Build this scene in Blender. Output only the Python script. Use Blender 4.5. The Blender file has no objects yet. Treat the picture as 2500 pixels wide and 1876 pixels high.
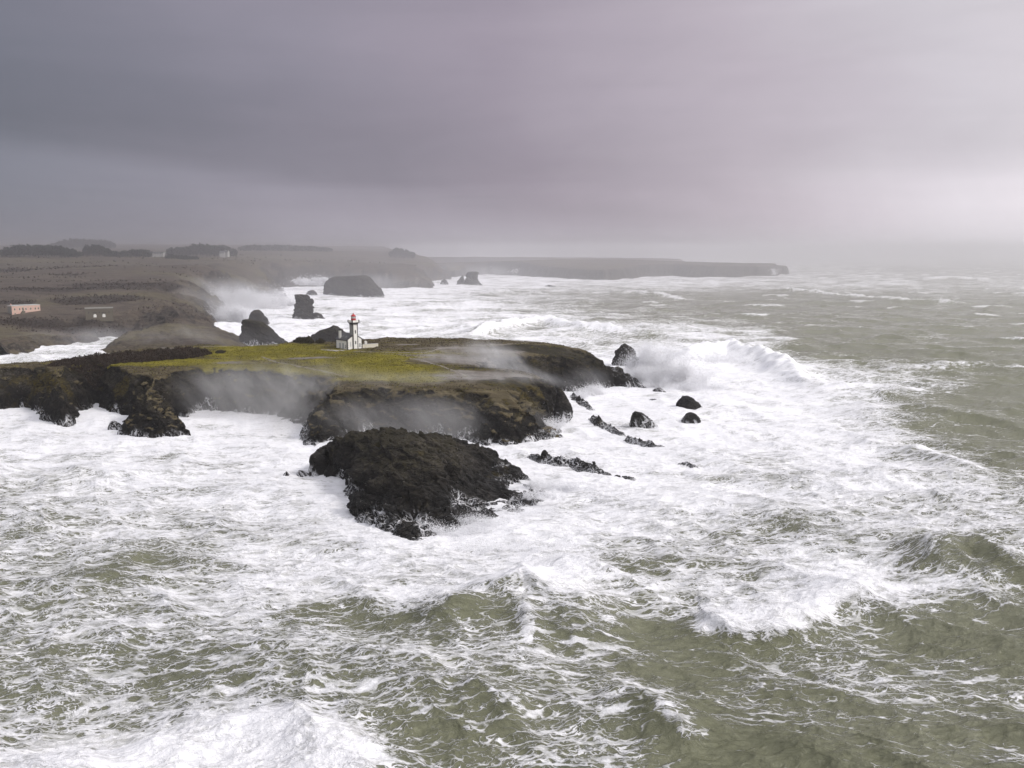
import bpy, math, random
import numpy as np
from mathutils import Vector, Matrix

S = bpy.context.scene
rng = np.random.default_rng(7)
random.seed(7)

# ------------------------------------------------------------------ camera
CAM_H, FPX, HOR = 65.0, 2165.0, 612.0           # camera height (m), focal length and horizon row of the 2500 px photo
PITCH = math.atan((938.0 - HOR) / FPX)
cam = bpy.data.cameras.new("camera")
cam.sensor_width = 36.0
cam.lens = 36.0 * FPX / 2500.0
cam.clip_start, cam.clip_end = 1.0, 60000.0
cam_o = bpy.data.objects.new("camera", cam)
S.collection.objects.link(cam_o)
cam_o.location = (0, 0, CAM_H)
cam_o.rotation_euler = (math.pi / 2 - PITCH, 0, 0)
S.camera = cam_o

# ------------------------------------------------------------------ light
SUN_AZ, SUN_EL = math.radians(100), math.radians(42)    # measured clockwise from +Y (view direction)
sun = bpy.data.lights.new("sun", 'SUN')
sun.energy, sun.angle, sun.color = 2.0, math.radians(12), (1.0, 0.955, 0.90)
sun_o = bpy.data.objects.new("sun", sun)
S.collection.objects.link(sun_o)
sd = Vector((math.sin(SUN_AZ) * math.cos(SUN_EL), math.cos(SUN_AZ) * math.cos(SUN_EL), math.sin(SUN_EL)))
sun_o.rotation_euler = sd.to_track_quat('Z', 'Y').to_euler()
sun_o.location = (200, -200, 400)

S.view_settings.view_transform = 'Standard'
S.view_settings.look = 'None'
S.view_settings.exposure = 0.0
S.view_settings.gamma = 1.0
S.render.engine = 'CYCLES'
S.cycles.use_denoising = True
S.cycles.max_bounces = 4
S.cycles.diffuse_bounces = 2
S.cycles.glossy_bounces = 1
S.cycles.transmission_bounces = 2
S.cycles.transparent_max_bounces = 16
S.cycles.volume_bounces = 1
S.cycles.volume_step_rate = 1.0
S.cycles.volume_max_steps = 128
S.cycles.sample_clamp_indirect = 6.0


# ------------------------------------------------------------------ node helper
class G:
    """tiny shader-graph builder; arithmetic on sockets"""
    def __init__(s, tree):
        s.t = tree

    def n(s, typ, **kw):
        nd = s.t.nodes.new(typ)
        for k, v in kw.items():
            setattr(nd, k, v)
        return nd

    def put(s, sock, v):
        if isinstance(v, bpy.types.NodeSocket):
            s.t.links.new(v, sock)
        elif v is not None:
            if sock.type == 'RGBA' and not isinstance(v, (int, float)) and len(v) == 3:
                v = (*v, 1.0)
            sock.default_value = v

    def m(s, op, a, b=None, c=None, clamp=False):
        nd = s.n('ShaderNodeMath', operation=op, use_clamp=clamp)
        for i, v in enumerate((a, b, c)):
            s.put(nd.inputs[i], v)
        return nd.outputs[0]

    def add(s, a, b): return s.m('ADD', a, b)
    def sub(s, a, b): return s.m('SUBTRACT', a, b)
    def mul(s, a, b): return s.m('MULTIPLY', a, b)
    def mn(s, a, b): return s.m('MINIMUM', a, b)
    def mx(s, a, b): return s.m('MAXIMUM', a, b)

    def v(s, op, a, b=None, scale=None):
        nd = s.n('ShaderNodeVectorMath', operation=op)
        s.put(nd.inputs[0], a)
        if b is not None:
            s.put(nd.inputs[1], b)
        if scale is not None:
            s.put(nd.inputs['Scale'], scale)
        return nd.outputs['Value'] if op in ('DOT_PRODUCT', 'LENGTH') else nd.outputs[0]

    def step(s, x, a, b, ty='SMOOTHSTEP', lo=0.0, hi=1.0):
        nd = s.n('ShaderNodeMapRange', interpolation_type=ty)
        for i, q in enumerate((x, a, b, lo, hi)):
            s.put(nd.inputs[i], q)
        return nd.outputs[0]

    def noise(s, vec, scale, detail=4, rough=0.55, dist=0.0, col=False):
        nd = s.n('ShaderNodeTexNoise')
        s.put(nd.inputs['Vector'], vec)
        s.put(nd.inputs['Scale'], scale)
        nd.inputs['Detail'].default_value = detail
        nd.inputs['Roughness'].default_value = rough
        nd.inputs['Distortion'].default_value = dist
        return nd.outputs['Color' if col else 0]

    def voro(s, vec, scale, feature='DISTANCE_TO_EDGE', rnd=1.0):
        nd = s.n('ShaderNodeTexVoronoi', feature=feature)
        s.put(nd.inputs['Vector'], vec)
        s.put(nd.inputs['Scale'], scale)
        nd.inputs['Randomness'].default_value = rnd
        return nd.outputs['Distance']

    def attr(s, name, fac=True):
        nd = s.n('ShaderNodeAttribute', attribute_name=name)
        return nd.outputs['Fac' if fac else 'Vector']

    def mix(s, f, a, b):
        nd = s.n('ShaderNodeMix', data_type='RGBA')
        s.put(nd.inputs[0], f)
        s.put(nd.inputs[6], a)
        s.put(nd.inputs[7], b)
        return nd.outputs[2]

    def scale(s, vec, sc):
        return s.v('MULTIPLY', vec, sc)

    def xyz(s, vec):
        nd = s.n('ShaderNodeSeparateXYZ')
        s.put(nd.inputs[0], vec)
        return nd.outputs

    def comb(s, x, y, z):
        nd = s.n('ShaderNodeCombineXYZ')
        for i, q in enumerate((x, y, z)):
            s.put(nd.inputs[i], q)
        return nd.outputs[0]

    def ramp(s, x, stops, ty='LINEAR'):
        nd = s.n('ShaderNodeValToRGB')
        cr = nd.color_ramp
        cr.interpolation = ty
        while len(cr.elements) < len(stops):
            cr.elements.new(0.5)
        for e, (p, c) in zip(cr.elements, stops):
            e.position = p
            e.color = (*c, 1.0)
        s.put(nd.inputs[0], x)
        return nd.outputs[0]

    def bump(s, h, dist, strength=1.0, normal=None):
        nd = s.n('ShaderNodeBump')
        s.put(nd.inputs['Height'], h)
        nd.inputs['Distance'].default_value = dist
        s.put(nd.inputs['Strength'], strength)
        if normal is not None:
            s.put(nd.inputs['Normal'], normal)
        return nd.outputs[0]


def lin(*c):
    """sRGB 0-255 -> linear"""
    return tuple((x / 255 / 12.92) if x / 255 <= 0.04045 else ((x / 255 + 0.055) / 1.055) ** 2.4 for x in c)


def material(name):
    m = bpy.data.materials.new(name)
    m.use_nodes = True
    m.node_tree.nodes.clear()
    g = G(m.node_tree)
    out = g.n('ShaderNodeOutputMaterial')
    return m, g, out


def surface(g, out, col, rough=0.8, normal=None, spec=0.3, **kw):
    p = g.n('ShaderNodeBsdfPrincipled')
    g.put(p.inputs['Base Color'], col)
    g.put(p.inputs['Roughness'], rough)
    g.put(p.inputs['Specular IOR Level'], spec)
    if normal is not None:
        g.put(p.inputs['Normal'], normal)
    for k, q in kw.items():
        g.put(p.inputs[k.replace('_', ' ')], q)
    g.t.links.new(p.outputs[0], out.inputs['Surface'])
    return p


# ------------------------------------------------------------------ sky: squall cloud ahead, brighter cover to the right and behind
W = bpy.data.worlds.new("World")
S.world = W
W.use_nodes = True
W.node_tree.nodes.clear()
g = G(W.node_tree)
d = g.n('ShaderNodeTexCoord').outputs['Generated']
dx, dy, dz = g.xyz(d)
az = g.m('MULTIPLY', g.m('ARCTAN2', dx, dy), 180 / math.pi)          # degrees right of the view axis
el = g.m('MULTIPLY', g.m('ARCSINE', dz), 180 / math.pi)
wp = g.comb(g.mul(az, 0.055), g.mul(el, 0.16), 0.0)
n1 = g.sub(g.noise(wp, 1.0, 4, 0.5, 0.4), 0.5)
n2 = g.sub(g.noise(g.comb(g.mul(az, 0.03), g.mul(el, 0.30), 3.7), 1.2, 3, 0.5, 0.6), 0.5)
azw = g.add(az, g.add(g.mul(n1, 14.0), g.mul(g.sub(el, 3.0), 0.25)))
t = g.step(azw, -40, 40, 'LINEAR')
cover = g.ramp(t, [(0.0, lin(112, 113, 126)), (0.16, lin(124, 124, 136)), (0.34, lin(145, 140, 153)), (0.52, lin(162, 152, 165)),
                   (0.68, lin(190, 180, 190)), (0.84, lin(210, 204, 211)), (1.0, lin(224, 217, 222))])
# slanted dark shelf with a lighter rain band under it on the left
shelf = g.sub(el, g.add(g.add(2.5, g.mul(az, -0.115)), g.mul(n2, 1.6)))
under = g.mul(g.step(shelf, 1.0, -0.9), g.step(az, 8, -14))
above = g.mul(g.mul(g.step(shelf, -0.9, 0.9), g.step(shelf, 10.0, 0.9)), g.step(az, 22, -22))
gain = g.add(1.0, g.sub(g.mul(under, 0.10), g.mul(above, 0.17)))
gain = g.add(gain, g.mul(n2, 0.22))
n3 = g.sub(g.noise(g.comb(g.mul(az, 0.16), g.mul(el, 0.42), 1.3), 1.0, 6, 0.62, 0.8), 0.5)           # ragged cloud base
n4 = g.sub(g.noise(g.comb(g.add(g.mul(az, 0.55), g.mul(el, 0.25)), g.mul(el, 0.05), 6.3), 1.0, 3, 0.5), 0.5)   # rain shafts
gain = g.add(gain, g.add(g.mul(n3, 0.10), g.mul(g.mul(n4, g.step(el, 9, 1)), 0.10)))
# pale streaks low on the right
glow = g.mul(g.step(az, 12, 34), g.step(g.m('ABSOLUTE', g.sub(el, g.add(3.6, g.mul(n1, 3.0)))), 3.2, 0.0))
gain = g.add(gain, g.mul(glow, 0.16))
gain = g.add(gain, g.mul(g.mul(g.step(el, 6, -1), g.step(az, 6, 28)), 0.42))     # bright slot along the sea horizon
# the cover is thin overhead and behind the camera: much brighter than the squall
lift = g.step(el, 15, 50, lo=0.0, hi=1.0)
back = g.mx(g.mul(g.step(az, 29, 48), g.add(1.0, g.mul(g.step(el, 22, 3), 3.6))), g.mul(g.step(az, -80, -170), 0.8))  # unseen sky: added glow low at right to light haze, fill behind left
gain = g.add(gain, g.add(g.mul(lift, 1.05), g.mul(back, 0.60)))
cloud = g.v('SCALE', cover, scale=gain)
bright = g.m('MINIMUM', g.mx(lift, back), 1.0)
cloud = g.mix(g.mul(bright, 0.8), cloud, g.v('SCALE', lin(226, 226, 232), scale=g.mul(gain, 0.62)))
sky = g.n('ShaderNodeTexSky', sky_type='NISHITA')
sky.sun_disc = False
sky.sun_elevation, sky.sun_rotation = SUN_EL, SUN_AZ
sky.altitude, sky.air_density, sky.dust_density = 50, 1.0, 2.0
nis = g.v('SCALE', sky.outputs[0], scale=0.10)
col = g.mix(0.94, nis, cloud)
bg = g.n('ShaderNodeBackground')
g.put(bg.inputs[0], col)
bg.inputs[1].default_value = 1.0
wo = g.n('ShaderNodeOutputWorld')
g.t.links.new(bg.outputs[0], wo.inputs[0])
W.cycles.sampling_method = 'MANUAL'
W.cycles.sample_map_resolution = 512


# ------------------------------------------------------------------ scene helpers
def at(px, py, z=0.0):
    """photo pixel (2500 wide) + elevation -> world point on that sight line at that elevation"""
    a, b = (px - 1250.0) / FPX, -(py - 938.0) / FPX
    cp, sp = math.cos(PITCH), math.sin(PITCH)
    v = Vector((a, cp + b * sp, -sp + b * cp))
    k = (z - CAM_H) / v.z
    return Vector((v.x * k, v.y * k, z))


def at_d(px, py, dist):
    """photo pixel + forward distance y -> world point"""
    a, b = (px - 1250.0) / FPX, -(py - 938.0) / FPX
    cp, sp = math.cos(PITCH), math.sin(PITCH)
    v = Vector((a, cp + b * sp, -sp + b * cp))
    k = dist / v.y
    return Vector((v.x * k, dist, CAM_H + v.z * k))


def proj(x, y, z):
    """world -> photo pixel (arrays)"""
    cp, sp = math.cos(PITCH), math.sin(PITCH)
    zz = z - CAM_H
    f = y * cp - zz * sp
    u = y * sp + zz * cp
    return 1250 + FPX * x / f, 938 - FPX * u / f


def tag(o, label=None, cat=None, group=None, kind=None):
    if label: o['label'] = label
    if cat: o['category'] = cat
    if group: o['group'] = group
    if kind: o['kind'] = kind
    return o


def link(name, me, mat=None, parent=None):
    o = bpy.data.objects.new(name, me)
    S.collection.objects.link(o)
    if mat is not None and me is not None:
        for mm in (mat if isinstance(mat, (list, tuple)) else [mat]):
            me.materials.append(mm)
    if parent is not None:
        o.parent = parent
    return o


def empty(name, loc, rz=0.0):
    o = bpy.data.objects.new(name, None)
    S.collection.objects.link(o)
    o.location = loc
    o.rotation_euler = (0, 0, rz)
    o.empty_display_size = 1.0
    return o


def np_mesh(name, co, quads, smooth=True, attrs=None, tris=None):
    me = bpy.data.meshes.new(name)
    nq = 0 if quads is None else len(quads)
    nt = 0 if tris is None else len(tris)
    me.vertices.add(len(co))
    me.vertices.foreach_set('co', np.ascontiguousarray(co, dtype=np.float32).ravel())
    me.loops.add(nq * 4 + nt * 3)
    me.polygons.add(nq + nt)
    idx, st, tot = [], [], []
    if nq:
        idx.append(np.asarray(quads, dtype=np.int32).ravel()); st.append(np.arange(nq) * 4); tot.append(np.full(nq, 4))
    if nt:
        idx.append(np.asarray(tris, dtype=np.int32).ravel()); st.append(nq * 4 + np.arange(nt) * 3); tot.append(np.full(nt, 3))
    me.loops.foreach_set('vertex_index', np.concatenate(idx))
    me.polygons.foreach_set('loop_start', np.concatenate(st).astype(np.int32))
    me.polygons.foreach_set('loop_total', np.concatenate(tot).astype(np.int32))
    if smooth:
        me.polygons.foreach_set('use_smooth', np.ones(nq + nt, dtype=bool))
    me.update(calc_edges=True)
    for k, a in (attrs or {}).items():
        at_ = me.attributes.new(k, 'FLOAT', 'POINT')
        at_.data.foreach_set('value', np.ascontiguousarray(a, dtype=np.float32).ravel())
    return me


def grid_quads(nr, nc, wrap=False):
    r = np.arange(nr - 1)[:, None]
    c = np.arange(nc if wrap else nc - 1)[None, :]
    a = r * nc + c
    b = r * nc + (c + 1) % nc
    return np.stack([a, b, b + nc, a + nc], -1).reshape(-1, 4)


# ------------------------------------------------------------------ numpy noise
_P = rng.permutation(256).astype(np.int32)
_P = np.concatenate([_P, _P, _P])
_GR = rng.normal(size=(256, 3)).astype(np.float32)
_GR /= np.linalg.norm(_GR, axis=1, keepdims=True)


def perlin(x, y, z=0.0):
    x, y, z = np.broadcast_arrays(np.asarray(x, np.float32), np.asarray(y, np.float32), np.asarray(z, np.float32))
    xi, yi, zi = np.floor(x), np.floor(y), np.floor(z)
    xf, yf, zf = x - xi, y - yi, z - zi
    xi, yi, zi = (xi.astype(np.int32) & 255), (yi.astype(np.int32) & 255), (zi.astype(np.int32) & 255)
    u, v, w = (q * q * q * (q * (q * 6 - 15) + 10) for q in (xf, yf, zf))
    res = 0
    for i in (0, 1):
        wx = u if i else 1 - u
        for j in (0, 1):
            wy = v if j else 1 - v
            for k in (0, 1):
                wz = w if k else 1 - w
                h = _P[_P[_P[(xi + i) & 255] + ((yi + j) & 255)] + ((zi + k) & 255)] & 255
                gr = _GR[h]
                res = res + wx * wy * wz * (gr[..., 0] * (xf - i) + gr[..., 1] * (yf - j) + gr[..., 2] * (zf - k))
    return res * 1.6


def fbm(x, y, z=0.0, octs=4, gain=0.5, lac=2.03):
    s, a = 0, 1.0
    for o in range(octs):
        s = s + a * perlin(x + 17.3 * o, y - 9.1 * o, z + 5.7 * o)
        x, y, z, a = x * lac, y * lac, z * lac, a * gain
    return s


def ridged(x, y, z=0.0, octs=4, gain=0.5, lac=2.1):
    s, a = 0, 1.0
    for o in range(octs):
        q = 1 - np.abs(perlin(x + 7.3 * o, y + 3.1 * o, z - 4.7 * o))
        s = s + a * (q * q - 0.55)
        x, y, z, a = x * lac, y * lac, z * lac, a * gain
    return s


_FS = rng.uniform(0.1, 0.9, (4096, 3)).astype(np.float32)
_FN = rng.normal(size=(4096, 3)).astype(np.float32)
_FN /= np.linalg.norm(_FN, axis=1, keepdims=True)


def facets(X, Y, Z, sc, bed=1.9, dip=(0.45, 0.15, 0.88), seed=0):
    """blocky jointed rock: every joint block is a tilted plane of its own (-0.8 .. 0.8)"""
    sh = X.shape
    p = np.stack([X.ravel(), Y.ravel(), Z.ravel()], -1).astype(np.float32) / sc
    d = np.array(dip, np.float32)
    d /= np.linalg.norm(d)
    p = p + (p @ d)[:, None] * d[None] * (bed - 1)
    c = np.floor(p).astype(np.int32)
    best = np.full(len(p), 1e9, np.float32)
    val = np.zeros(len(p), np.float32)
    for i in (-1, 0, 1):
        for j in (-1, 0, 1):
            for k in (-1, 0, 1):
                q = c + np.array([i, j, k], np.int32)
                h = (q[:, 0] * 73856093 ^ q[:, 1] * 19349663 ^ q[:, 2] * 83492791 ^ (seed * 7919)) & 4095
                r = p - q - _FS[h]
                d2 = (r * r).sum(1)
                m = d2 < best
                best[m] = d2[m]
                val[m] = (r[m] * _FN[h[m]]).sum(1) + 0.5 * (_FS[h[m], 0] - 0.5)
    return val.reshape(sh)


def sst(x, a, b):
    t = np.clip((x - a) / (b - a), 0, 1)
    return t * t * (3 - 2 * t)


def poly_sd(X, Y, poly):
    """signed distance to polygon, positive inside"""
    P = np.asarray(poly, np.float64)
    sh = X.shape
    x, y = X.ravel(), Y.ravel()
    dmin = np.full(x.shape, 1e18)
    ins = np.zeros(x.shape, bool)
    n = len(P)
    for i in range(n):
        x1, y1 = P[i]
        x2, y2 = P[(i + 1) % n]
        ex, ey = x2 - x1, y2 - y1
        L = ex * ex + ey * ey + 1e-12
        t = np.clip(((x - x1) * ex + (y - y1) * ey) / L, 0, 1)
        dmin = np.minimum(dmin, (x - x1 - t * ex) ** 2 + (y - y1 - t * ey) ** 2)
        c = ((y1 > y) != (y2 > y))
        with np.errstate(divide='ignore', invalid='ignore'):
            ins ^= c & (x < (x2 - x1) * (y - y1) / (y2 - y1 + 1e-18) + x1)
    dd = np.sqrt(dmin)
    return np.where(ins, dd, -dd).reshape(sh)


def line_d(X, Y, pts):
    P = np.asarray(pts, np.float64)
    dmin = np.full(X.shape, 1e18)
    for i in range(len(P) - 1):
        x1, y1 = P[i]
        ex, ey = P[i + 1] - P[i]
        t = np.clip(((X - x1) * ex + (Y - y1) * ey) / (ex * ex + ey * ey + 1e-12), 0, 1)
        dmin = np.minimum(dmin, (X - x1 - t * ex) ** 2 + (Y - y1 - t * ey) ** 2)
    return np.sqrt(dmin)


def rbf(pts, smooth=1e-3):
    """smooth height through (x, y, z) points (linear radial basis + plane)"""
    P = np.asarray(pts, np.float64)
    n = len(P)
    sc = P[:, :2].std() + 1e-9
    c0 = P[:, :2].mean(0)
    Q = (P[:, :2] - c0) / sc
    D = np.linalg.norm(Q[:, None] - Q[None], axis=2)
    A = np.zeros((n + 3, n + 3))
    A[:n, :n] = D + smooth * np.eye(n)
    A[:n, n] = 1
    A[:n, n + 1:] = Q
    A[n, :n] = 1
    A[n + 1:, :n] = Q.T
    w = np.linalg.solve(A, np.concatenate([P[:, 2], [0, 0, 0]]))

    def ev(X, Y):
        x, y = (X - c0[0]) / sc, (Y - c0[1]) / sc
        r = w[n] + w[n + 1] * x + w[n + 2] * y
        for i in range(n):
            r = r + w[i] * np.sqrt((x - Q[i, 0]) ** 2 + (y - Q[i, 1]) ** 2)
        return r
    return ev


def pxy(l, z=0.0):
    """list of photo pixels (optionally with own z) -> world (x, y)"""
    r = []
    for q in l:
        p = at(q[0], q[1], q[2] if len(q) > 2 else z)
        r.append((p.x, p.y))
    return r


def pxyz(l):
    return [tuple(at(*q)) for q in l]

# ------------------------------------------------------------------ materials: land, rock, water
def rock_graph(g, P, geo):
    """wet dark schist: returns colour, roughness, height for bump"""
    px, py, pz = g.xyz(P)
    dip = g.comb(g.add(g.mul(px, 0.55), g.mul(pz, 0.75)), g.mul(py, 0.5), g.sub(g.mul(pz, 1.5), g.mul(px, 0.7)))
    w = g.v('SCALE', g.v('SUBTRACT', g.noise(P, 0.22, 3, col=True), (0.5, 0.5, 0.5)), scale=3.0)
    Pw = g.v('ADD', dip, w)
    big = g.noise(P, 0.11, 4, 0.6)
    fine = g.noise(Pw, 1.1, 6, 0.66)
    edge = g.voro(Pw, 0.42)
    edge2 = g.voro(Pw, 1.25)
    crack = g.mul(g.step(edge, 0.0, 0.09), g.step(edge2, 0.0, 0.10, lo=0.45))
    h = g.add(g.mul(fine, 0.55), g.add(g.mul(crack, 0.42), g.mul(g.voro(Pw, 0.42, 'F1'), 0.30)))
    bd = g.add(g.v('DOT_PRODUCT', P, (0.42, 0.12, 0.90)), g.add(g.mul(g.noise(P, 0.18, 3), 3.2), g.mul(g.noise(P, 0.9, 3), 0.5)))
    bf = g.m('FRACT', g.mul(bd, 0.62))
    bf2 = g.m('FRACT', g.mul(bd, 1.75))
    bed = g.mn(g.step(bf, 0.0, 0.16), g.step(bf2, 0.0, 0.22, lo=0.5))             # bedding joints
    crack = g.mn(crack, g.add(0.25, g.mul(bed, 0.75)))
    h = g.add(h, g.mul(bed, 0.32))
    slab = g.noise(g.comb(g.mul(px, 0.2), g.mul(py, 0.2), bd), 0.62, 2, 0.5)
    tone = g.add(g.mul(fine, 0.50), g.add(g.mul(big, 0.40), g.mul(slab, 0.30)))
    col = g.ramp(tone, [(0.38, (0.005, 0.0042, 0.0034)), (0.52, (0.013, 0.0108, 0.0083)), (0.64, (0.034, 0.029, 0.023)), (0.76, (0.100, 0.088, 0.072))])
    col = g.mix(g.mul(g.sub(1.0, crack), 0.7), col, (0.005, 0.0045, 0.004))
    nz = g.xyz(geo.outputs['Normal'])[2]
    lich = g.mul(g.step(g.add(g.noise(P, 0.13, 4, 0.6), g.mul(g.attr('lichen'), 0.30)), 0.60, 0.78), g.step(fine, 0.35, 0.6))
    col = g.mix(g.mul(lich, 0.85), col, (0.105, 0.078, 0.012))
    moss = g.mul(g.step(nz, 0.3, 0.85), g.mul(g.step(g.add(g.noise(P, 0.3, 5, 0.65), g.mul(pz, 0.014)), 0.46, 0.72), g.step(pz, 5.0, 11.0)))
    col = g.mix(g.mul(moss, 0.50), col, (0.036, 0.030, 0.011))
    wet = g.step(g.add(pz, g.mul(g.noise(P, 0.12, 3), 9.0)), 14.0, 8.0)            # splash zone, soaked black
    col = g.mix(g.mul(wet, 0.75), col, g.v('SCALE', col, scale=0.25))
    speck = g.mul(g.step(g.noise(P, 2.1, 2, 0.5), 0.70, 0.73), g.step(g.noise(P, 0.16, 2), 0.48, 0.62))
    col = g.mix(g.mul(speck, 0.8), col, (0.36, 0.34, 0.31))
    # white water running off the foot of the rock
    run = g.comb(g.add(g.mul(px, 1.0), g.mul(pz, 0.30)), g.add(g.mul(py, 1.0), g.mul(pz, 0.22)), g.mul(pz, 0.16))
    runw = g.v('ADD', run, g.v('SCALE', g.v('SUBTRACT', g.noise(P, 0.5, 2, col=True), (0.5, 0.5, 0.5)), scale=1.2))
    rill = lambda sc, pw: g.m('POWER', g.sub(1.0, g.m('ABSOLUTE', g.sub(g.mul(g.noise(runw, sc, 1.5, 0.5), 2.0), 1.0))), pw)
    line = g.mx(g.step(rill(0.30, 16.0), 0.25, 0.75), g.mul(g.step(rill(0.95, 14.0), 0.3, 0.8), 0.8))
    reach = g.add(g.mul(g.noise(g.comb(px, py, g.mul(pz, 0.2)), 0.085, 3, 0.6), 19.0), -7.8)
    low = g.step(g.sub(pz, reach), 0.6, -1.4)
    wash = g.mul(g.step(g.sub(pz, g.mul(reach, 0.15)), 0.1, -0.8), g.step(g.noise(runw, 1.2, 4, 0.7), 0.48, 0.62))
    foam = g.mx(g.mul(line, low), wash)
    foam = g.mul(foam, g.step(pz, 8.0, 5.0))
    col = g.mix(g.mul(foam, 0.85), col, (0.80, 0.80, 0.82))
    rough = g.step(g.add(big, g.mul(g.step(pz, 1.0, 9.0), 0.4)), 0.3, 0.8, lo=0.30, hi=0.80)
    return col, rough, h


def make_rock():
    m, g, out = material("wet_rock")
    geo = g.n('ShaderNodeNewGeometry')
    P = geo.outputs['Position']
    col, rough, h = rock_graph(g, P, geo)
    surface(g, out, col, rough, g.bump(h, 0.62, 1.0), 0.20)
    return m


def make_headland():
    m, g, out = material("headland_turf_and_rock")
    geo = g.n('ShaderNodeNewGeometry')
    P = geo.outputs['Position']
    rc, rr, rh = rock_graph(g, P, geo)
    nf = g.noise(P, 0.9, 6, 0.7)
    nm = g.noise(P, 0.09, 5, 0.6)
    nl = g.noise(g.scale(P, (0.6, 1.6, 1.0)), 0.16, 5, 0.65)
    turf = g.ramp(g.add(g.mul(nm, 0.7), g.mul(nf, 0.35)),
                  [(0.34, (0.072, 0.060, 0.016)), (0.48, (0.125, 0.108, 0.014)), (0.60, (0.185, 0.160, 0.016)), (0.74, (0.235, 0.195, 0.034))])
    heath = g.ramp(g.add(g.mul(nl, 0.7), g.mul(nf, 0.4)), [(0.36, (0.028, 0.022, 0.014)), (0.54, (0.072, 0.058, 0.032)), (0.74, (0.140, 0.115, 0.068))])
    bare = g.ramp(g.add(g.mul(nl, 0.6), g.mul(nf, 0.5)), [(0.36, (0.062, 0.053, 0.043)), (0.54, (0.145, 0.128, 0.110)), (0.74, (0.250, 0.228, 0.205))])
    a = g.add(g.attr('grass'), g.add(g.mul(g.sub(nl, 0.5), 1.5), g.mul(g.sub(g.noise(g.scale(P, (0.5, 1.4, 1)), 0.05, 4, 0.6), 0.5), 1.2)))
    soil = g.mix(g.step(a, 0.24, 0.70), heath, turf)
    b = g.add(g.attr('bare'), g.mul(g.sub(g.noise(g.scale(P, (0.5, 1.3, 1)), 0.28, 5, 0.7), 0.5), 1.3))
    soil = g.mix(g.step(b, 0.40, 0.62), soil, bare)
    dark = g.step(g.noise(g.scale(P, (0.55, 1.5, 1)), 0.33, 4, 0.65), 0.60, 0.70)
    soil = g.mix(g.mul(dark, 0.6), soil, (0.030, 0.026, 0.012))
    stone = g.mul(g.step(g.noise(P, 0.85, 3, 0.6), 0.68, 0.71), g.step(g.noise(P, 0.07, 3), 0.48, 0.60))
    soil = g.mix(g.mul(stone, 0.8), soil, (0.30, 0.285, 0.26))
    r = g.add(g.attr('rocky'), g.mul(g.sub(g.noise(P, 0.35, 5, 0.7), 0.5), 0.9))
    f = g.step(r, 0.42, 0.58)
    col = g.mix(f, soil, rc)
    hh = g.add(g.mul(f, g.mul(rh, 0.55)), g.mul(g.sub(1.0, f), g.mul(nf, 0.25)))
    surface(g, out, col, g.add(g.mul(f, rr), g.mul(g.sub(1.0, f), 0.95)), g.bump(hh, 1.0, 1.0), 0.10)
    return m


def make_moor():
    m, g, out = material("moor_heath")
    geo = g.n('ShaderNodeNewGeometry')
    P = geo.outputs['Position']
    nz = g.xyz(geo.outputs['Normal'])[2]
    st = g.scale(P, (0.45, 1.0, 1.0))
    n_big = g.noise(st, 0.010, 5, 0.62, 0.4)
    n_mid = g.noise(st, 0.045, 5, 0.65, 0.5)
    n_f = g.noise(P, 0.5, 5, 0.7)
    n_s = g.noise(st, 0.14, 5, 0.7)
    heath = g.ramp(g.add(g.mul(n_mid, 0.45), g.add(g.mul(n_s, 0.35), g.mul(n_f, 0.25))), [(0.38, (0.024, 0.018, 0.015)), (0.50, (0.064, 0.050, 0.039)), (0.60, (0.098, 0.078, 0.057)), (0.72, (0.160, 0.130, 0.098))])
    green = g.mix(n_s, (0.050, 0.043, 0.025), (0.135, 0.114, 0.066))
    col = g.mix(g.step(g.add(g.mul(n_big, 0.8), g.mul(n_s, 0.2)), 0.50, 0.60), heath, green)
    pale = g.step(g.noise(g.scale(P, (0.25, 1.2, 1.0)), 0.05, 5, 0.65, 0.8), 0.66, 0.72)
    col = g.mix(g.mul(pale, 0.55), col, (0.22, 0.195, 0.15))
    scrub = g.step(g.add(g.noise(g.scale(P, (0.30, 1.1, 1.0)), 0.018, 5, 0.6, 0.6), g.mul(g.attr('scrub'), 0.42)), 0.64, 0.69)
    col = g.mix(g.mul(scrub, 0.9), col, g.mix(n_f, (0.016, 0.011, 0.009), (0.040, 0.030, 0.022)))
    rk = g.mul(g.step(g.add(nz, g.mul(g.sub(n_mid, 0.5), 0.6)), 0.90, 0.68), 0.95)
    rcol = g.ramp(g.noise(g.scale(P, (1.0, 1.0, 1.8)), 0.25, 6, 0.7), [(0.40, (0.013, 0.011, 0.009)), (0.52, (0.036, 0.030, 0.025)), (0.64, (0.105, 0.090, 0.075))])
    col = g.mix(rk, col, rcol)
    h = g.add(g.mul(n_mid, 2.2), g.add(g.mul(n_s, 1.2), g.mul(n_f, 0.6)))
    surface(g, out, col, 0.95, g.bump(h, 1.6, 0.9), 0.15)
    return m


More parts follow.
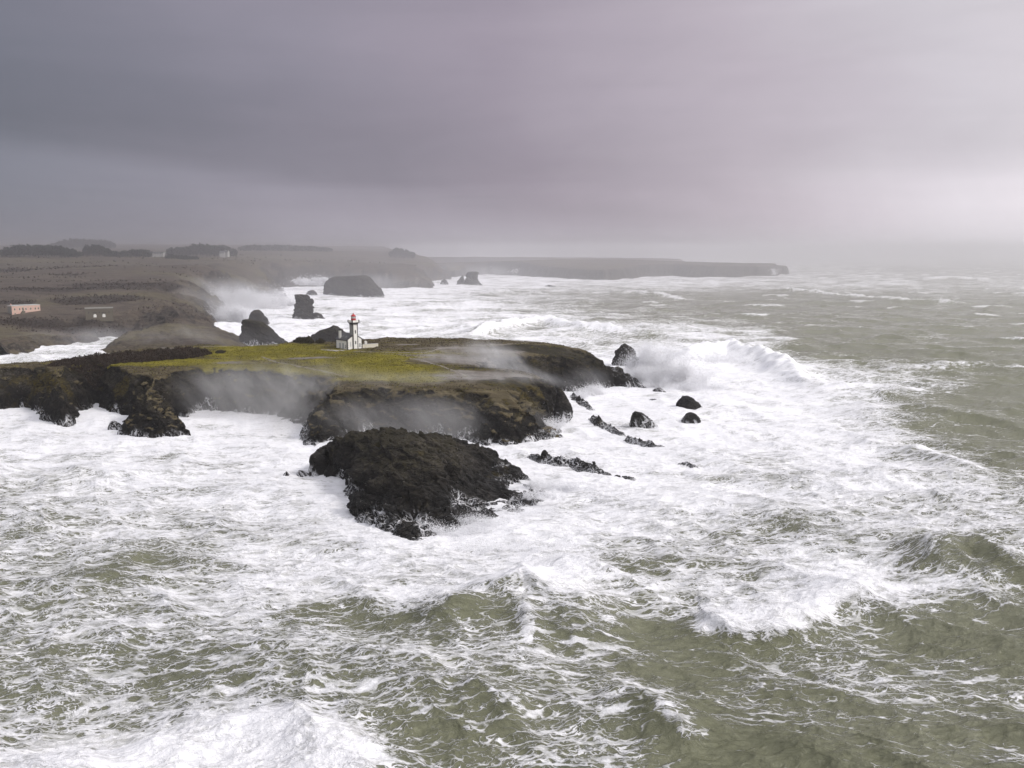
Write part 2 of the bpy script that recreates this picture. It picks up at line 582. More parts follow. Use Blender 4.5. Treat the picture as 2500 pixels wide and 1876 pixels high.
def make_water():
    m, g, out = material("storm_sea")
    geo = g.n('ShaderNodeNewGeometry')
    P = g.attr('rest', fac=False)                     # rest position, so the foam rides with the waves
    c = g.attr('foam')
    far = g.v('LENGTH', g.v('SUBTRACT', P, (0, 0, 0)))
    half = (0.5, 0.5, 0.5)
    w1 = g.v('SCALE', g.v('SUBTRACT', g.noise(P, 0.030, 2, col=True), half), scale=1.0)
    w2 = g.v('SCALE', g.v('SUBTRACT', g.noise(P, 0.16, 3, 0.6, col=True), half), scale=1.0)
    w3 = g.v('SCALE', g.v('SUBTRACT', g.noise(P, 0.8, 2, col=True), half), scale=0.55)
    Q0 = g.v('ADD', P, g.v('ADD', g.scale(w1, (12.0, 9.0, 0)), g.scale(w2, (4.0, 2.6, 0))))
    Q = g.v('ADD', Q0, w3)
    qx, qy, _ = g.xyz(Q)
    Sx = g.comb(g.add(g.mul(qx, 0.22), g.mul(qy, 0.05)), g.sub(g.mul(qy, 0.95), g.mul(qx, 0.10)), 0.0)      # drawn out along the crests
    Sm = g.comb(g.add(g.mul(qx, 0.42), g.mul(qy, 0.05)), g.sub(qy, g.mul(qx, 0.06)), 0.0)

    def lines(vec, sc, pw):
        n = g.noise(vec, sc, 1.5, 0.5)
        return g.m('POWER', g.sub(1.0, g.m('ABSOLUTE', g.sub(g.mul(n, 2.0), 1.0))), pw)
    L = g.mx(g.mx(lines(Sx, 0.30, 9.0), g.mul(lines(Sm, 0.75, 7.0), 0.95)), g.mul(lines(Sm, 1.9, 5.0), 0.85))
    nb = g.noise(Sx, 0.15, 5, 0.62)
    nm = g.noise(Sm, 0.45, 5, 0.70)
    nf = g.noise(g.comb(g.mul(qx, 0.55), qy, 0.0), 1.9, 4, 0.72)
    patch = g.add(g.mul(nb, 0.45), g.mul(nm, 0.55))
    # fine white filaments, thicker where more foam lies
    filam = g.step(g.add(g.mul(L, 0.62), g.add(g.mul(patch, 0.55), g.mul(nf, 0.16))), g.sub(1.02, g.mul(c, 0.83)), g.sub(1.16, g.mul(c, 0.83)))
    # closed foam
    sheet = g.step(g.add(g.mul(patch, 0.62), g.add(g.mul(nf, 0.42), g.mul(L, 0.10))), g.sub(0.90, g.mul(c, 0.53)), g.sub(1.00, g.mul(c, 0.53)))
    foam = g.mx(g.mul(filam, 0.92), sheet)
    # wrinkles: thinner foam between fresh ridges, their grey shading put into the colour
    wr = g.add(g.mul(nm, 0.66), g.add(g.mul(nf, 0.20), g.mul(L, 0.20)))
    fresh = g.step(wr, g.sub(0.58, g.mul(g.mn(c, 1.0), 0.16)), g.sub(0.78, g.mul(g.mn(c, 1.0), 0.24)))
    low = g.step(c, 0.55, 1.0, lo=0.46, hi=0.72)                       # fresh surf is closed and bright, old foam thin
    foam = g.mul(foam, g.add(low, g.mul(fresh, g.sub(1.0, low))))
    deep = g.mix(g.noise(P, 0.02, 3), (0.120, 0.124, 0.070), (0.175, 0.178, 0.118))
    milky = g.mix(g.step(c, 0.15, 0.9), deep, (0.185, 0.187, 0.148))
    fcol = g.mix(g.noise(Q, 0.07, 3), (0.80, 0.80, 0.835), (0.90, 0.895, 0.90))
    col = g.mix(foam, milky, fcol)
    # small wind chop, weaker with distance
    near = g.step(far, 900.0, 120.0, lo=0.25, hi=1.0)
    chop = g.add(g.mul(g.noise(g.scale(P, (0.5, 1.2, 1)), 0.9, 6, 0.66, 0.5), 1.0), g.mul(foam, 0.14))
    chop = g.add(chop, g.mul(nf, g.mul(foam, 0.4)))
    nrm = g.bump(chop, 0.75, near)
    surface(g, out, col, g.add(0.20, g.mul(foam, 0.75)), nrm, g.sub(0.5, g.mul(foam, 0.35)), IOR=1.33)
    return m


M_ROCK = make_rock()
M_HEAD = make_headland()
M_MOOR = make_moor()
M_SEA = make_water()

# ------------------------------------------------------------------ the headland (turf plateau with cliffs)
HEAD_POLY = pxy([(-330, 1012), (-160, 1010), (-60, 1008), (0, 1004), (40, 1000), (72, 998), (92, 1010), (100, 1030), (140, 1037), (190, 1034), (198, 1012), (208, 993),
                 (232, 991), (245, 1003), (270, 1008), (300, 1022), (318, 1030), (300, 1060), (330, 1069), (400, 1071), (458, 1067), (448, 1042),
                 (432, 1021), (460, 1019), (472, 1002), (500, 1001), (530, 1005), (570, 1009), (620, 1011), (660, 1017), (700, 1029), (735, 1039),
                 (742, 1050), (733, 1078), (760, 1087), (800, 1080), (850, 1068), (900, 1060), (960, 1058), (1010, 1062), (1060, 1066), (1110, 1068),
                 (1150, 1075), (1200, 1086), (1240, 1092), (1290, 1083), (1346, 1066), (1350, 1040), (1360, 1012), (1370, 998), (1372, 985)])
HEAD_POLY += [(19, 381), (6, 385), (-7, 388), (-2, 395), (10, 400), (22, 405)]
HEAD_POLY += pxy([(1400, 960), (1430, 957), (1465, 950), (1500, 947), (1545, 950)])
HEAD_POLY += [(63, 424), (60, 433), (48, 438), (38, 442), (28, 448), (10, 454), (-10, 459), (-35, 465), (-60, 471), (-85, 469), (-110, 461), (-132, 450), (-165, 447),
              (-187, 422), (-197, 404), (-207, 390), (-228, 380), (-300, 376)]
HEAD_PTS = pxyz([(-300, 900, 17), (-100, 900, 17), (60, 897, 17), (200, 892, 17), (350, 890, 16.8), (450, 888, 16.5), (540, 885, 16.5), (200, 880, 17), (330, 860, 18),
                 (480, 848, 18), (600, 842, 18), (640, 865, 17.5), (560, 870, 17), (700, 840, 18.5), (850, 853, 18.2), (830, 843, 18.6), (940, 848, 18.5), (870, 828, 19.5),
                 (1000, 830, 20), (1100, 832, 20), (1210, 834, 20), (1290, 840, 19.5), (1370, 847, 18.5), (1430, 864, 16), (1480, 882, 13), (1515, 925, 6),
                 (700, 893, 16.5), (800, 890, 16.5), (760, 865, 17.5), (850, 918, 15.5), (950, 933, 15), (1050, 935, 15), (1000, 880, 17), (1100, 860, 18),
                 (1100, 900, 16), (1160, 878, 16.2), (1200, 893, 15.8), (1250, 908, 15), (1300, 920, 14.5), (1340, 930, 13.5), (1370, 948, 10), (1200, 935, 15.5),
                 (1270, 945, 14), (1330, 960, 12)])
HX0, HX1, HY0, HY1, HR = -262.0, 78.0, 288.0, 478.0, 0.40
hx = np.arange(HX0, HX1, HR)
hy = np.arange(HY0, HY1, HR)
HXg, HYg = np.meshgrid(hx, hy)
wx = HXg + 3.2 * fbm(HXg / 17, HYg / 17, 1.5, 4, 0.55)
wy = HYg + 3.2 * fbm(HXg / 17, HYg / 17, 8.5, 4, 0.55)
hsd = poly_sd(wx, wy, HEAD_POLY)
plat = rbf(HEAD_PTS)(HXg, HYg)
plat = plat + 0.35 * fbm(HXg / 22, HYg / 22, 3.0, 3) + 0.16 * fbm(HXg / 3.5, HYg / 3.5, 3.0, 3)
cwp = [at(0, 1000).to_tuple()[:2] + (10,), at(450, 1000).to_tuple()[:2] + (11,), at(700, 960).to_tuple()[:2] + (21,), at(900, 1040).to_tuple()[:2] + (22,),
       at(1150, 1060).to_tuple()[:2] + (19,), at(1330, 1000).to_tuple()[:2] + (8,), (10, 400, 15), (45, 425, 16), (0, 460, 8), (-150, 450, 7), (-230, 375, 9)]
cw = np.clip(rbf(cwp)(HXg, HYg), 6, 26) * (1 + 0.28 * fbm(HXg / 14, HYg / 14, 5.0, 3))
tt = np.clip(hsd / np.maximum(cw, 4), 0, 1)
prof = 1 - (1 - tt) ** 2.1
head_h = np.where(hsd > 0, plat * prof, np.maximum(hsd * 0.9, -6.0))
# strata ledges on the faces
led = np.sin((head_h * 1.1 + HXg * 0.32 + 2.0 * fbm(HXg / 9, HYg / 9, 2.0, 3)) * 1.25)
face = np.clip(1 - tt, 0, 1) * sst(hsd, -1, 3)
head_h = head_h + face * (0.55 * led + 1.5 * ridged(HXg / 8, HYg / 8, 0.0, 4, 0.55))


def head_z(x, y):
    fx, fy = (np.asarray(x) - HX0) / HR, (np.asarray(y) - HY0) / HR
    i, j = np.clip(np.floor(fx).astype(int), 0, len(hx) - 2), np.clip(np.floor(fy).astype(int), 0, len(hy) - 2)
    u, v = fx - i, fy - j
    return (head_h[j, i] * (1 - u) * (1 - v) + head_h[j, i + 1] * u * (1 - v) + head_h[j + 1, i] * (1 - u) * v + head_h[j + 1, i + 1] * u * v)


def trim(q, keep):
    return q[keep.ravel()[q].any(1)]


def compact(co, q, at_):
    used = np.zeros(len(co), bool)
    used[q.ravel()] = True
    mp = np.cumsum(used) - 1
    return co[used], mp[q], {k: a.ravel()[used] for k, a in at_.items()}


def shatter(co, X, Y, Z, res, mask, amps, nr, nc, bias=0.0):
    """push the rocky faces about along their normals: crags, joints and small overhangs"""
    gy, gx = np.gradient(Z, res)
    nl = np.sqrt(gx * gx + gy * gy + 1)
    nx, ny, nz = -gx / nl, -gy / nl, 1 / nl
    sel = mask > 0.02
    x, y, z = X[sel], Y[sel], Z[sel]
    ds = 0
    for k, (sc, a) in enumerate(amps):
        jx = x + 0.22 * sc * perlin(x / sc * 1.3, y / sc * 1.3, z / sc * 1.3)
        jy = y + 0.22 * sc * perlin(x / sc * 1.3 + 9, y / sc * 1.3, z / sc * 1.3)
        ds = ds + a * facets(jx, jy, z, sc * 1.15, seed=k) + 0.45 * a * ridged(x / sc + z / sc * 0.4, y / sc, z / sc * 1.5, 2, 0.5)
    for sc, a in ((13.0, 0.9), (5.0, 0.5)):                     # long crevices
        gq = perlin(x / sc + z / sc * 0.5 + 0.3 * perlin(x / sc * 2.3, y / sc * 2.3, 3.0), y / sc * 1.2, z / sc * 0.9 + 4.0)
        ds = ds - min(a, amps[0][1] * 0.5) * np.exp(-(gq / 0.055) ** 2)
    dsp = np.zeros_like(X)
    dsp[sel] = (ds - bias) * mask[sel]
    return np.stack([X + nx * dsp, Y + ny * dsp, Z + nz * dsp], -1).reshape(-1, 3)


gyy, gxx = np.gradient(head_h, HR)
slope = np.sqrt(gxx ** 2 + gyy ** 2)
rocky = sst(slope + 0.35 * fbm(HXg / 6, HYg / 6, 1.0, 3), 0.35, 0.85)
soft_rocky = rocky.copy()


def blob(X, Y, px, py, z, rx, ry, rot=0.0):
    """soft ellipse of world size rx, ry round a place on the ground"""
    c = at(px, py, z)
    dx, dy = X - c.x, Y - c.y
    cs, sn = math.cos(rot), math.sin(rot)
    u, v = (dx * cs + dy * sn) / rx, (-dx * sn + dy * cs) / ry
    return np.clip(1.25 - np.sqrt(u * u + v * v), 0, 1)


for q_ in [(1290, 846, 19.3, 22, 9, 0), (1350, 852, 18.5, 18, 10, 0), (1430, 866, 16, 18, 12, 0), (1500, 900, 9, 14, 12, 0), (1310, 948, 12, 16, 14, 0), (1250, 955, 12, 16, 10, 0), (1160, 898, 15.9, 10, 3, 0), (1210, 897, 15.7, 10, 4, 0), (1350, 960, 9, 10, 14, 0)]:
    soft_rocky = np.maximum(soft_rocky, np.clip(blob(HXg, HYg, *q_) * 1.1, 0, 0.85))
grass = np.zeros_like(head_h)
for q in [(960, 905, 16, 40, 17, 0.1), (860, 880, 17, 34, 22, 0.0), (700, 865, 17.3, 45, 24, 0), (560, 865, 17, 40, 14, 0), (980, 868, 17.5, 30, 14, 0), (640, 850, 17.6, 36, 14, 0),
          (480, 882, 16.6, 28, 8, 0), (760, 925, 13, 20, 8, 0), (940, 945, 12, 26, 8, 0), (640, 905, 15, 22, 14, 0), (560, 905, 15, 22, 12, 0), (430, 888, 16.6, 36, 7, 0), (300, 891, 16.9, 30, 5, 0), (700, 915, 14, 16, 10, 0), (860, 905, 16, 30, 20, 0), (1070, 926, 15, 14, 6, 0), (1000, 925, 15, 26, 12, 0)]:
    grass = np.maximum(grass, blob(HXg, HYg, *q))
grass = np.clip(grass, 0, 1)
bare = np.zeros_like(head_h)
for q in [(1150, 880, 16.5, 34, 14, -0.1), (1060, 870, 17.2, 20, 6, 0), (1180, 925, 15.2, 30, 10, -0.2), (1100, 852, 18.4, 24, 4, 0), (1250, 935, 14.6, 20, 8, -0.2), (1200, 855, 18.4, 22, 6, 0), (1230, 918, 15, 22, 8, -0.3), (1160, 912, 15.6, 16, 7, -0.4), (760, 874, 17.2, 16, 4, 0.1), (560, 885, 16.5, 9, 5, 0),
          (990, 843, 18.8, 9, 2.5, 0), (960, 866, 17.6, 9, 2, 0), (430, 853, 17.6, 14, 3, 0)]:
    bare = np.maximum(bare, blob(HXg, HYg, *q) * 0.9)
lich = np.zeros_like(head_h)
for q in [(135, 940, 12, 9, 9), (80, 905, 16, 12, 6), (1250, 960, 12, 10, 9), (1300, 950, 12, 12, 9), (1210, 965, 12, 10, 10), (290, 935, 12, 8, 8), (340, 915, 14, 12, 6), (1180, 950, 13, 14, 8), (1300, 985, 9, 9, 8), (1240, 1000, 9, 10, 9), (1130, 965, 12, 12, 8)]:
    lich = np.maximum(lich, blob(HXg, HYg, *q))
co = shatter(None, HXg, HYg, head_h, HR, np.clip(rocky * sst(hsd, -6, 0), 0, 1), [(10, 1.5), (4.0, 0.75), (1.6, 0.28)], *HXg.shape, bias=0.8)
q = trim(grid_quads(*HXg.shape), head_h > -4.5)
co, q, at_ = compact(co, q, dict(grass=grass, bare=bare, rocky=soft_rocky, lichen=lich))
o = link('headland', np_mesh('headland', co, q, True, at_), M_HEAD)
tag(o, kind='structure')


# ------------------------------------------------------------------ rocks and islets
def islet(name, label, cat, poly, pts, cwid, res, amps, mat=None, warp=1.2, wsc=7.0, ledge=0.35, kind=None, group=None, power=2.0, attrs=None, seed=0.0, bias=0.0):
    P = np.array(poly)
    x0, y0 = P.min(0) - 5
    x1, y1 = P.max(0) + 5
    X, Y = np.meshgrid(np.arange(x0, x1, res), np.arange(y0, y1, res))
    wx = X + warp * fbm(X / wsc, Y / wsc, 1.5 + seed, 4, 0.55)
    wy = Y + warp * fbm(X / wsc, Y / wsc, 8.5 + seed, 4, 0.55)
    sdf = poly_sd(wx, wy, poly)
    z = rbf(pts)(X, Y)
    t = np.clip(sdf / (cwid * (1 + 0.3 * fbm(X / wsc, Y / wsc, 4 + seed, 2))), 0, 1)
    h = np.where(sdf > 0, np.maximum(z, 0.4) * (1 - (1 - t) ** power), np.maximum(sdf * 1.2, -5.0))
    m = sst(sdf, -1.5, 1.5)
    h = h + m * ledge * np.sin((h * 1.3 + X * 0.5 + 1.6 * fbm(X / (wsc * .6), Y / (wsc * .6), 2.0 + seed, 3)) * 1.6)
    co = shatter(None, X, Y, h, res, m, amps, *X.shape, bias=bias)
    q = trim(grid_quads(*X.shape), h > -3.5)
    co, q, a = compact(co, q, dict(lichen=np.zeros_like(h)))
    o = link(name, np_mesh(name, co, q, True, a), mat or M_ROCK)
    tag(o, label, cat, group, kind)
    return o


# the big dark islet in front
ISLE = pxy([(788, 1167), (806, 1174), (842, 1182), (838, 1200), (850, 1213), (880, 1225), (868, 1240), (848, 1248), (872, 1266), (930, 1290), (955, 1300), (950, 1312),
            (990, 1322), (1022, 1324), (1060, 1300), (1110, 1282), (1160, 1272), (1210, 1268), (1265, 1262), (1300, 1245), (1318, 1222), (1345, 1215), (1330, 1192), (1300, 1186), (1292, 1165),
            (1262, 1152), (1232, 1140)])
ISLE += [(-3, 260), (-12, 272), (-30, 281), (-48, 280), (-59, 273), (-62, 262), (-58, 253)]
ISLE_PTS = pxyz([(970, 1046, 15.0), (930, 1050, 14.8), (1040, 1064, 13.8), (860, 1062, 13.0), (802, 1075, 11.0), (796, 1092, 9.4), (1090, 1086, 12.2), (1130, 1110, 10.0),
                 (1160, 1142, 6.6), (1180, 1165, 3.6), (960, 1090, 14.6), (900, 1090, 13.2), (1050, 1110, 12.2), (960, 1150, 11.4), (870, 1130, 9.2), (1130, 1160, 7.2),
                 (1190, 1200, 2.2), (1230, 1180, 1.6), (1000, 1250, 3.2), (1100, 1240, 2.4), (1200, 1240, 1.6), (1270, 1210, 1.6), (1290, 1240, 1.0), (920, 1240, 2.4), (1000, 1300, 1.2), (800, 1120, 7.2), (805, 1150, 5.0), (840, 1150, 6.4), (900, 1168, 8.6), (1000, 1172, 9.8), (1090, 1158, 8.8), (900, 1206, 3.8), (1000, 1218, 4.4), (1100, 1204, 3.8)])
ISLE_PTS += [(-48, 277, 5), (-57, 267, 5), (-30, 279, 6.5), (-12, 270, 6), (-3, 258, 5)]
islet('islet', 'large domed dark rock islet nearest the camera, white runnels round its foot', 'rock islet',
      ISLE, ISLE_PTS, 4.2, 0.2, [(10, 1.9), (4.2, 0.75), (1.4, 0.15)], warp=1.3, ledge=0.25, bias=0.5)

# ------------------------------------------------------------------ the sea
def fft_tile(N, L, kp, kmin, kmax, wdir, spread, hs, seed, lam):
    """one periodic tile of wind sea: height, horizontal shift, folding (Jacobian)"""
    r = np.random.default_rng(seed)
    k1 = np.fft.fftfreq(N, 1.0 / N) * 2 * math.pi / L
    kx, ky = np.meshgrid(k1, k1)
    k = np.sqrt(kx ** 2 + ky ** 2)
    k[0, 0] = 1
    c = (kx * wdir[0] + ky * wdir[1]) / k
    D = np.where(c > 0, np.abs(c) ** spread, 0.05 * np.abs(c) ** spread) + 0.05
    P = np.exp(-0.75 * (kp / k) ** 2) / k ** 4 * D
    P[(k < kmin) | (k > kmax)] = 0
    P[0, 0] = 0
    h = np.sqrt(P) * (r.normal(size=(N, N)) + 1j * r.normal(size=(N, N)))
    H = np.fft.ifft2(h)
    s = hs / 4.0 / H.real.std()
    h = h * s
    z = np.fft.ifft2(h).real
    dx = np.fft.ifft2(1j * kx / k * h).real * lam
    dy = np.fft.ifft2(1j * ky / k * h).real * lam
    dd = L / N
    gx = lambda a: (np.roll(a, -1, 1) - np.roll(a, 1, 1)) / (2 * dd)
    gy = lambda a: (np.roll(a, -1, 0) - np.roll(a, 1, 0)) / (2 * dd)
    J = (1 + gx(dx)) * (1 + gy(dy)) - gx(dy) * gy(dx)
    return [a.astype(np.float32) for a in (z, dx, dy, J)], L, N


def tile_at(T, X, Y):
    arrs, L, N = T
    fx, fy = X / L * N, Y / L * N
    i, j = np.floor(fx).astype(np.int64), np.floor(fy).astype(np.int64)
    u, v = (fx - i).astype(np.float32), (fy - j).astype(np.float32)
    i0, j0, i1, j1 = i % N, j % N, (i + 1) % N, (j + 1) % N
    return [a[j0, i0] * (1 - u) * (1 - v) + a[j0, i1] * u * (1 - v) + a[j1, i0] * (1 - u) * v + a[j1, i1] * u * v for a in arrs]


WD = (-0.30, -0.954)
TA = fft_tile(512, 640.0, 2 * math.pi / 95, 2 * math.pi / 260, 2 * math.pi / 26, WD, 9, 4.4, 11, 1.1)
TB = fft_tile(512, 171.0, 2 * math.pi / 24, 2 * math.pi / 60, 2 * math.pi / 4.0, WD, 3, 1.9, 12, 1.05)
TC = fft_tile(512, 47.0, 2 * math.pi / 5, 2 * math.pi / 9, 2 * math.pi / 0.5, WD, 1, 0.50, 13, 0.9)

NV = 1000
v_ = np.concatenate([np.linspace(CAM_H / 72, CAM_H / 420, 720, endpoint=False), np.linspace(CAM_H / 420, CAM_H / 2600, 250, endpoint=False), np.linspace(CAM_H / 2600, CAM_H / 14000, 90)])
dist = CAM_H / v_
u_ = np.concatenate([-np.linspace(1.7, 0.64, 60, endpoint=False), np.linspace(-0.64, 0.64, 1130), np.linspace(0.64, 1.7, 61)[1:]])
U, Dm = np.meshgrid(u_, dist)
SX, SY = U * Dm, Dm.copy()

za, xa, ya, ja = tile_at(TA, SX, SY)
c, s = math.cos(0.3), math.sin(0.3)
zb, xb, yb, jb = tile_at(TB, SX * c - SY * s, SX * s + SY * c)
zc, xc, yc, jc = tile_at(TC, SX * c + SY * s, -SX * s + SY * c)
fa = 1 - sst(Dm, 2600, 6000) * 0.8
fb = 1 - sst(Dm, 700, 2200)
fc = 1 - sst(Dm, 200, 480)



def inside_head(X, Y, grow):
    """distance outside the headland's coast"""
    return -poly_sd(X, Y, HEAD_POLY)


near_m = (Dm > 180) & (Dm < 520) & (np.abs(SX) < 330)
dco = np.full_like(SX, 200.0)
dco[near_m] = -poly_sd(SX[near_m], SY[near_m], HEAD_POLY)
di = (Dm > 150) & (Dm < 330) & (np.abs(SX) < 140)
dco[di] = np.minimum(dco[di], -poly_sd(SX[di], SY[di], ISLE))
shel = 0.35 + 0.65 * sst(dco, 0, 60)
Z = (za * fa + 0) * shel + zb * fb * (0.55 + 0.45 * shel) + zc * fc
Xd = SX + (xa * fa * shel + xb * fb * (0.5 + 0.5 * shel) + xc * fc)
Yd = SY + (ya * fa * shel + (xb * -s + yb * c) * 0 + yb * fb * (0.5 + 0.5 * shel) + yc * fc)


def ridge(pts, h, wf, wb, lean=0.0, ends=0.25):
    """a single breaking wave: crest line through photo places, height, width on the near and the far side"""
    global Z, Xd, Yd
    L = np.array([at(*p)[:2] for p in pts])
    x0, y0 = L.min(0) - 3.2 * max(wf, wb)
    x1, y1 = L.max(0) + 3.2 * max(wf, wb)
    m = (SX > x0) & (SX < x1) & (SY > y0) & (SY < y1)
    X, Y = SX[m], SY[m]
    wob = 0.16 * max(wf, wb)
    X = X + wob * perlin(X / 11, Y / 11, 2.0)
    Y = Y + wob * perlin(X / 11, Y / 11, 6.0)
    best = np.full(X.shape, 1e9)
    side = np.zeros(X.shape)
    along = np.zeros(X.shape)
    seg = np.linalg.norm(np.diff(L, axis=0), axis=1)
    cum = np.concatenate([[0], np.cumsum(seg)])
    for i in range(len(L) - 1):
        e = L[i + 1] - L[i]
        t = np.clip(((X - L[i, 0]) * e[0] + (Y - L[i, 1]) * e[1]) / (e @ e), 0, 1)
        qx, qy = X - L[i, 0] - t * e[0], Y - L[i, 1] - t * e[1]
        dd = np.hypot(qx, qy)
        b = dd < best
        best[b] = dd[b]
        side[b] = np.sign(qx * e[1] - qy * e[0])[b]
        along[b] = ((cum[i] + t * seg[i]) / cum[-1])[b]
    w = np.where(side > 0, wf, wb)            # crest drawn left to right: right-hand side faces the camera
    en = sst(along, 0, ends) * (1 - sst(along, 1 - ends, 1))
    f = h * en * np.exp(-(best / w) ** 2) * (1 + 0.25 * perlin(X / 6, Y / 6, 3.0))
    Z[m] += f
    if lean:
        Yd[m] -= lean * f
    return m, best, side, en


foam_add = np.zeros_like(SX)


def crest_foam(r, a, width_near, width_far):
    m, best, side, en = r
    w = np.where(side > 0, width_near, width_far) * np.clip(1 + 0.7 * fbm(SX[m] / 3.0, SY[m] / 3.0, 4.0, 3), 0.15, 2.2)
    foam_add[m] = np.maximum(foam_add[m], a * 0.95 * np.clip(en * 1.5, 0, 1) * np.clip(1.5 - best / w, 0, 1) ** 0.8)


crest_foam(ridge([(1560, 925), (1640, 905), (1700, 872), (1780, 850), (1860, 885), (1960, 935), (2060, 975)], 8.0, 10, 9, 0.6), 1.0, 12, 1.0)
crest_foam(ridge([(1060, 835), (1180, 815), (1270, 790), (1340, 785), (1440, 805), (1560, 815), (1660, 812)], 6.0, 12, 12, 0.4), 1.0, 12, 1.5)
crest_foam(ridge([(2210, 1405), (2280, 1375), (2330, 1362), (2400, 1368), (2470, 1400), (2530, 1430)], 3.6, 5.0, 6, 0.4), 0.55, 0.4, 4)
crest_foam(ridge([(960, 1530), (1080, 1500), (1190, 1465), (1290, 1440), (1370, 1470), (1480, 1510), (1600, 1540)], 4.6, 7.5, 8, 0.4), 0.5, 0.5, 4)
crest_foam(ridge([(1270, 1420), (1285, 1470), (1300, 1530), (1320, 1590)], 2.0, 3.5, 3.5, 0.0), 0.72, 2.0, 1.2)
crest_foam(ridge([(1620, 1500), (1720, 1515), (1810, 1512), (1900, 1510), (2000, 1482), (2090, 1450), (2160, 1425)], 2.8, 3.0, 8, 0.7), 1.0, 2.6, 11)
crest_foam(ridge([(1330, 1365), (1420, 1395), (1540, 1425), (1660, 1455)], 1.8, 5, 4, 0.2), 0.9, 0.4, 4)
crest_foam(ridge([(-60, 1830), (100, 1850), (240, 1835), (400, 1800), (560, 1772), (700, 1780), (850, 1830), (960, 1876), (1020, 1940)], 2.4, 6, 3, 0.0), 1.0, 16, 1.2)
crest_foam(ridge([(1840, 705), (1950, 715), (2150, 735), (2320, 742), (2440, 750)], 5.5, 40, 40, 0.2), 0.7, 14, 3)
crest_foam(ridge([(1480, 720), (1560, 716), (1640, 728), (1720, 735)], 4.5, 34, 34, 0.2), 0.7, 12, 3)
crest_foam(ridge([(2230, 685), (2330, 680), (2450, 690)], 6, 60, 60, 0.2), 0.8, 26, 6)
crest_foam(ridge([(1150, 725), (1260, 715), (1380, 722)], 4, 36, 36, 0.2), 0.6, 12, 3)
crest_foam(ridge([(2080, 905), (2260, 900), (2420, 890), (2560, 905)], 2.4, 10, 10, 0.2), 0.55, 9, 3)
crest_foam(ridge([(1960, 962), (2100, 950), (2220, 952), (2330, 965)], 1.6, 7, 7, 0.2), 0.95, 8, 5)
crest_foam(ridge([(2010, 1100), (2120, 1085), (2230, 1100), (2330, 1140), (2400, 1180)], 2.6, 6, 7, 0.2), 0.8, 1.0, 8)
crest_foam(ridge([(820, 1640), (930, 1612), (1010, 1620), (1120, 1650)], 1.8, 4, 4, 0.2), 0.55, 1.0, 1.5)
crest_foam(ridge([(1120, 1690), (1190, 1705), (1270, 1740), (1330, 1765)], 1.8, 3.5, 4, 0.2), 0.55, 1.0, 1.2)
crest_foam(ridge([(1480, 1660), (1580, 1720), (1660, 1780), (1720, 1830)], 2.4, 4, 5, 0.0), 0.52, 1.2, 2.5)
ridge([(1600, 1560), (1800, 1585), (2000, 1575), (2300, 1550), (2550, 1555)], -1.6, 9, 8)
ridge([(1480, 1400), (1600, 1400), (1720, 1420)], -1.0, 5, 4)

# foam cover over the water, read off the photograph (0 none .. 9 solid)
FX = np.arange(0, 2501, 125)
FT = {
    640: "999999999998776433322", 660: "999999998777654432222", 690: "999999888776665545324", 720: "999998777643221121322", 750: "999998777653221211211", 780: "999998777765432121121", 810: "999998776655566211211", 840: "666999998766456311211",
    870: "666699999999998522121", 900: "666999999999999973222", 940: "999999999999999976531", 980: "999999999999999985321", 1020: "999999998999999986322", 1080: "888888899999999988532", 1140: "888777888999998888742",
    1200: "777788888999999888875", 1260: "666766788999988776666", 1320: "566667788999766566656", 1380: "543467788998446787435", 1440: "555677778788666899864", 1500: "555666333445324543322",
    1560: "555545544554422343221", 1620: "655555555544322444445", 1680: "555444455444432233333", 1740: "555556544445532221222", 1800: "877899874344431111123", 1876: "899999985344441111112", 2100: "899999985344441111112"}
rows = np.array(sorted(FT))
tab = (np.array([[int(ch) for ch in FT[r]] for r in rows], float) / 9.0) ** 1.0
wrp = 0.045 * Dm
px_, py_ = proj(SX + wrp * fbm(SX / (0.11 * Dm + 6), SY / (0.11 * Dm + 6) * 0.6, 1.0, 3), SY + wrp * fbm(SX / (0.11 * Dm + 6), SY / (0.11 * Dm + 6) * 0.6, 5.0, 3), 0.0 * SX)
ix = np.clip(px_ / 125.0, 0, 19.999)
iy = np.interp(np.clip(py_, rows[0], rows[-1]), rows, np.arange(len(rows)))
iy = np.clip(iy, 0, len(rows) - 1.001)
i0, j0 = ix.astype(int), iy.astype(int)
fu, fv = ix - i0, iy - j0
foam = tab[j0, i0] * (1 - fu) * (1 - fv) + tab[j0, i0 + 1] * fu * (1 - fv) + tab[j0 + 1, i0] * (1 - fu) * fv + tab[j0 + 1, i0 + 1] * fu * fv
# folding crests and wave backs carry more of it
fold = sst(1 - ja, 0.05, 0.75) * 0.28 * fa + sst(1 - jb, 0.15, 0.9) * 0.22 * fb + sst(1 - jc, 0.1, 0.8) * 0.10 * fc
slp = np.gradient(Z, axis=0) / np.gradient(Dm, axis=0)             # rising away from the viewer: the steep, stretched fronts carry less
foam = foam - 0.42 * np.clip(slp, -0.35, 0.7) * (1 - 0.35 * foam) * (1 - sst(Dm, 600, 1500))
foam = foam * (1 + 0.30 * np.clip(fbm(SX / 30, SY / 16, 3.0, 4, 0.6), -1, 1)) + fold * (0.45 + 0.7 * foam) - 0.05
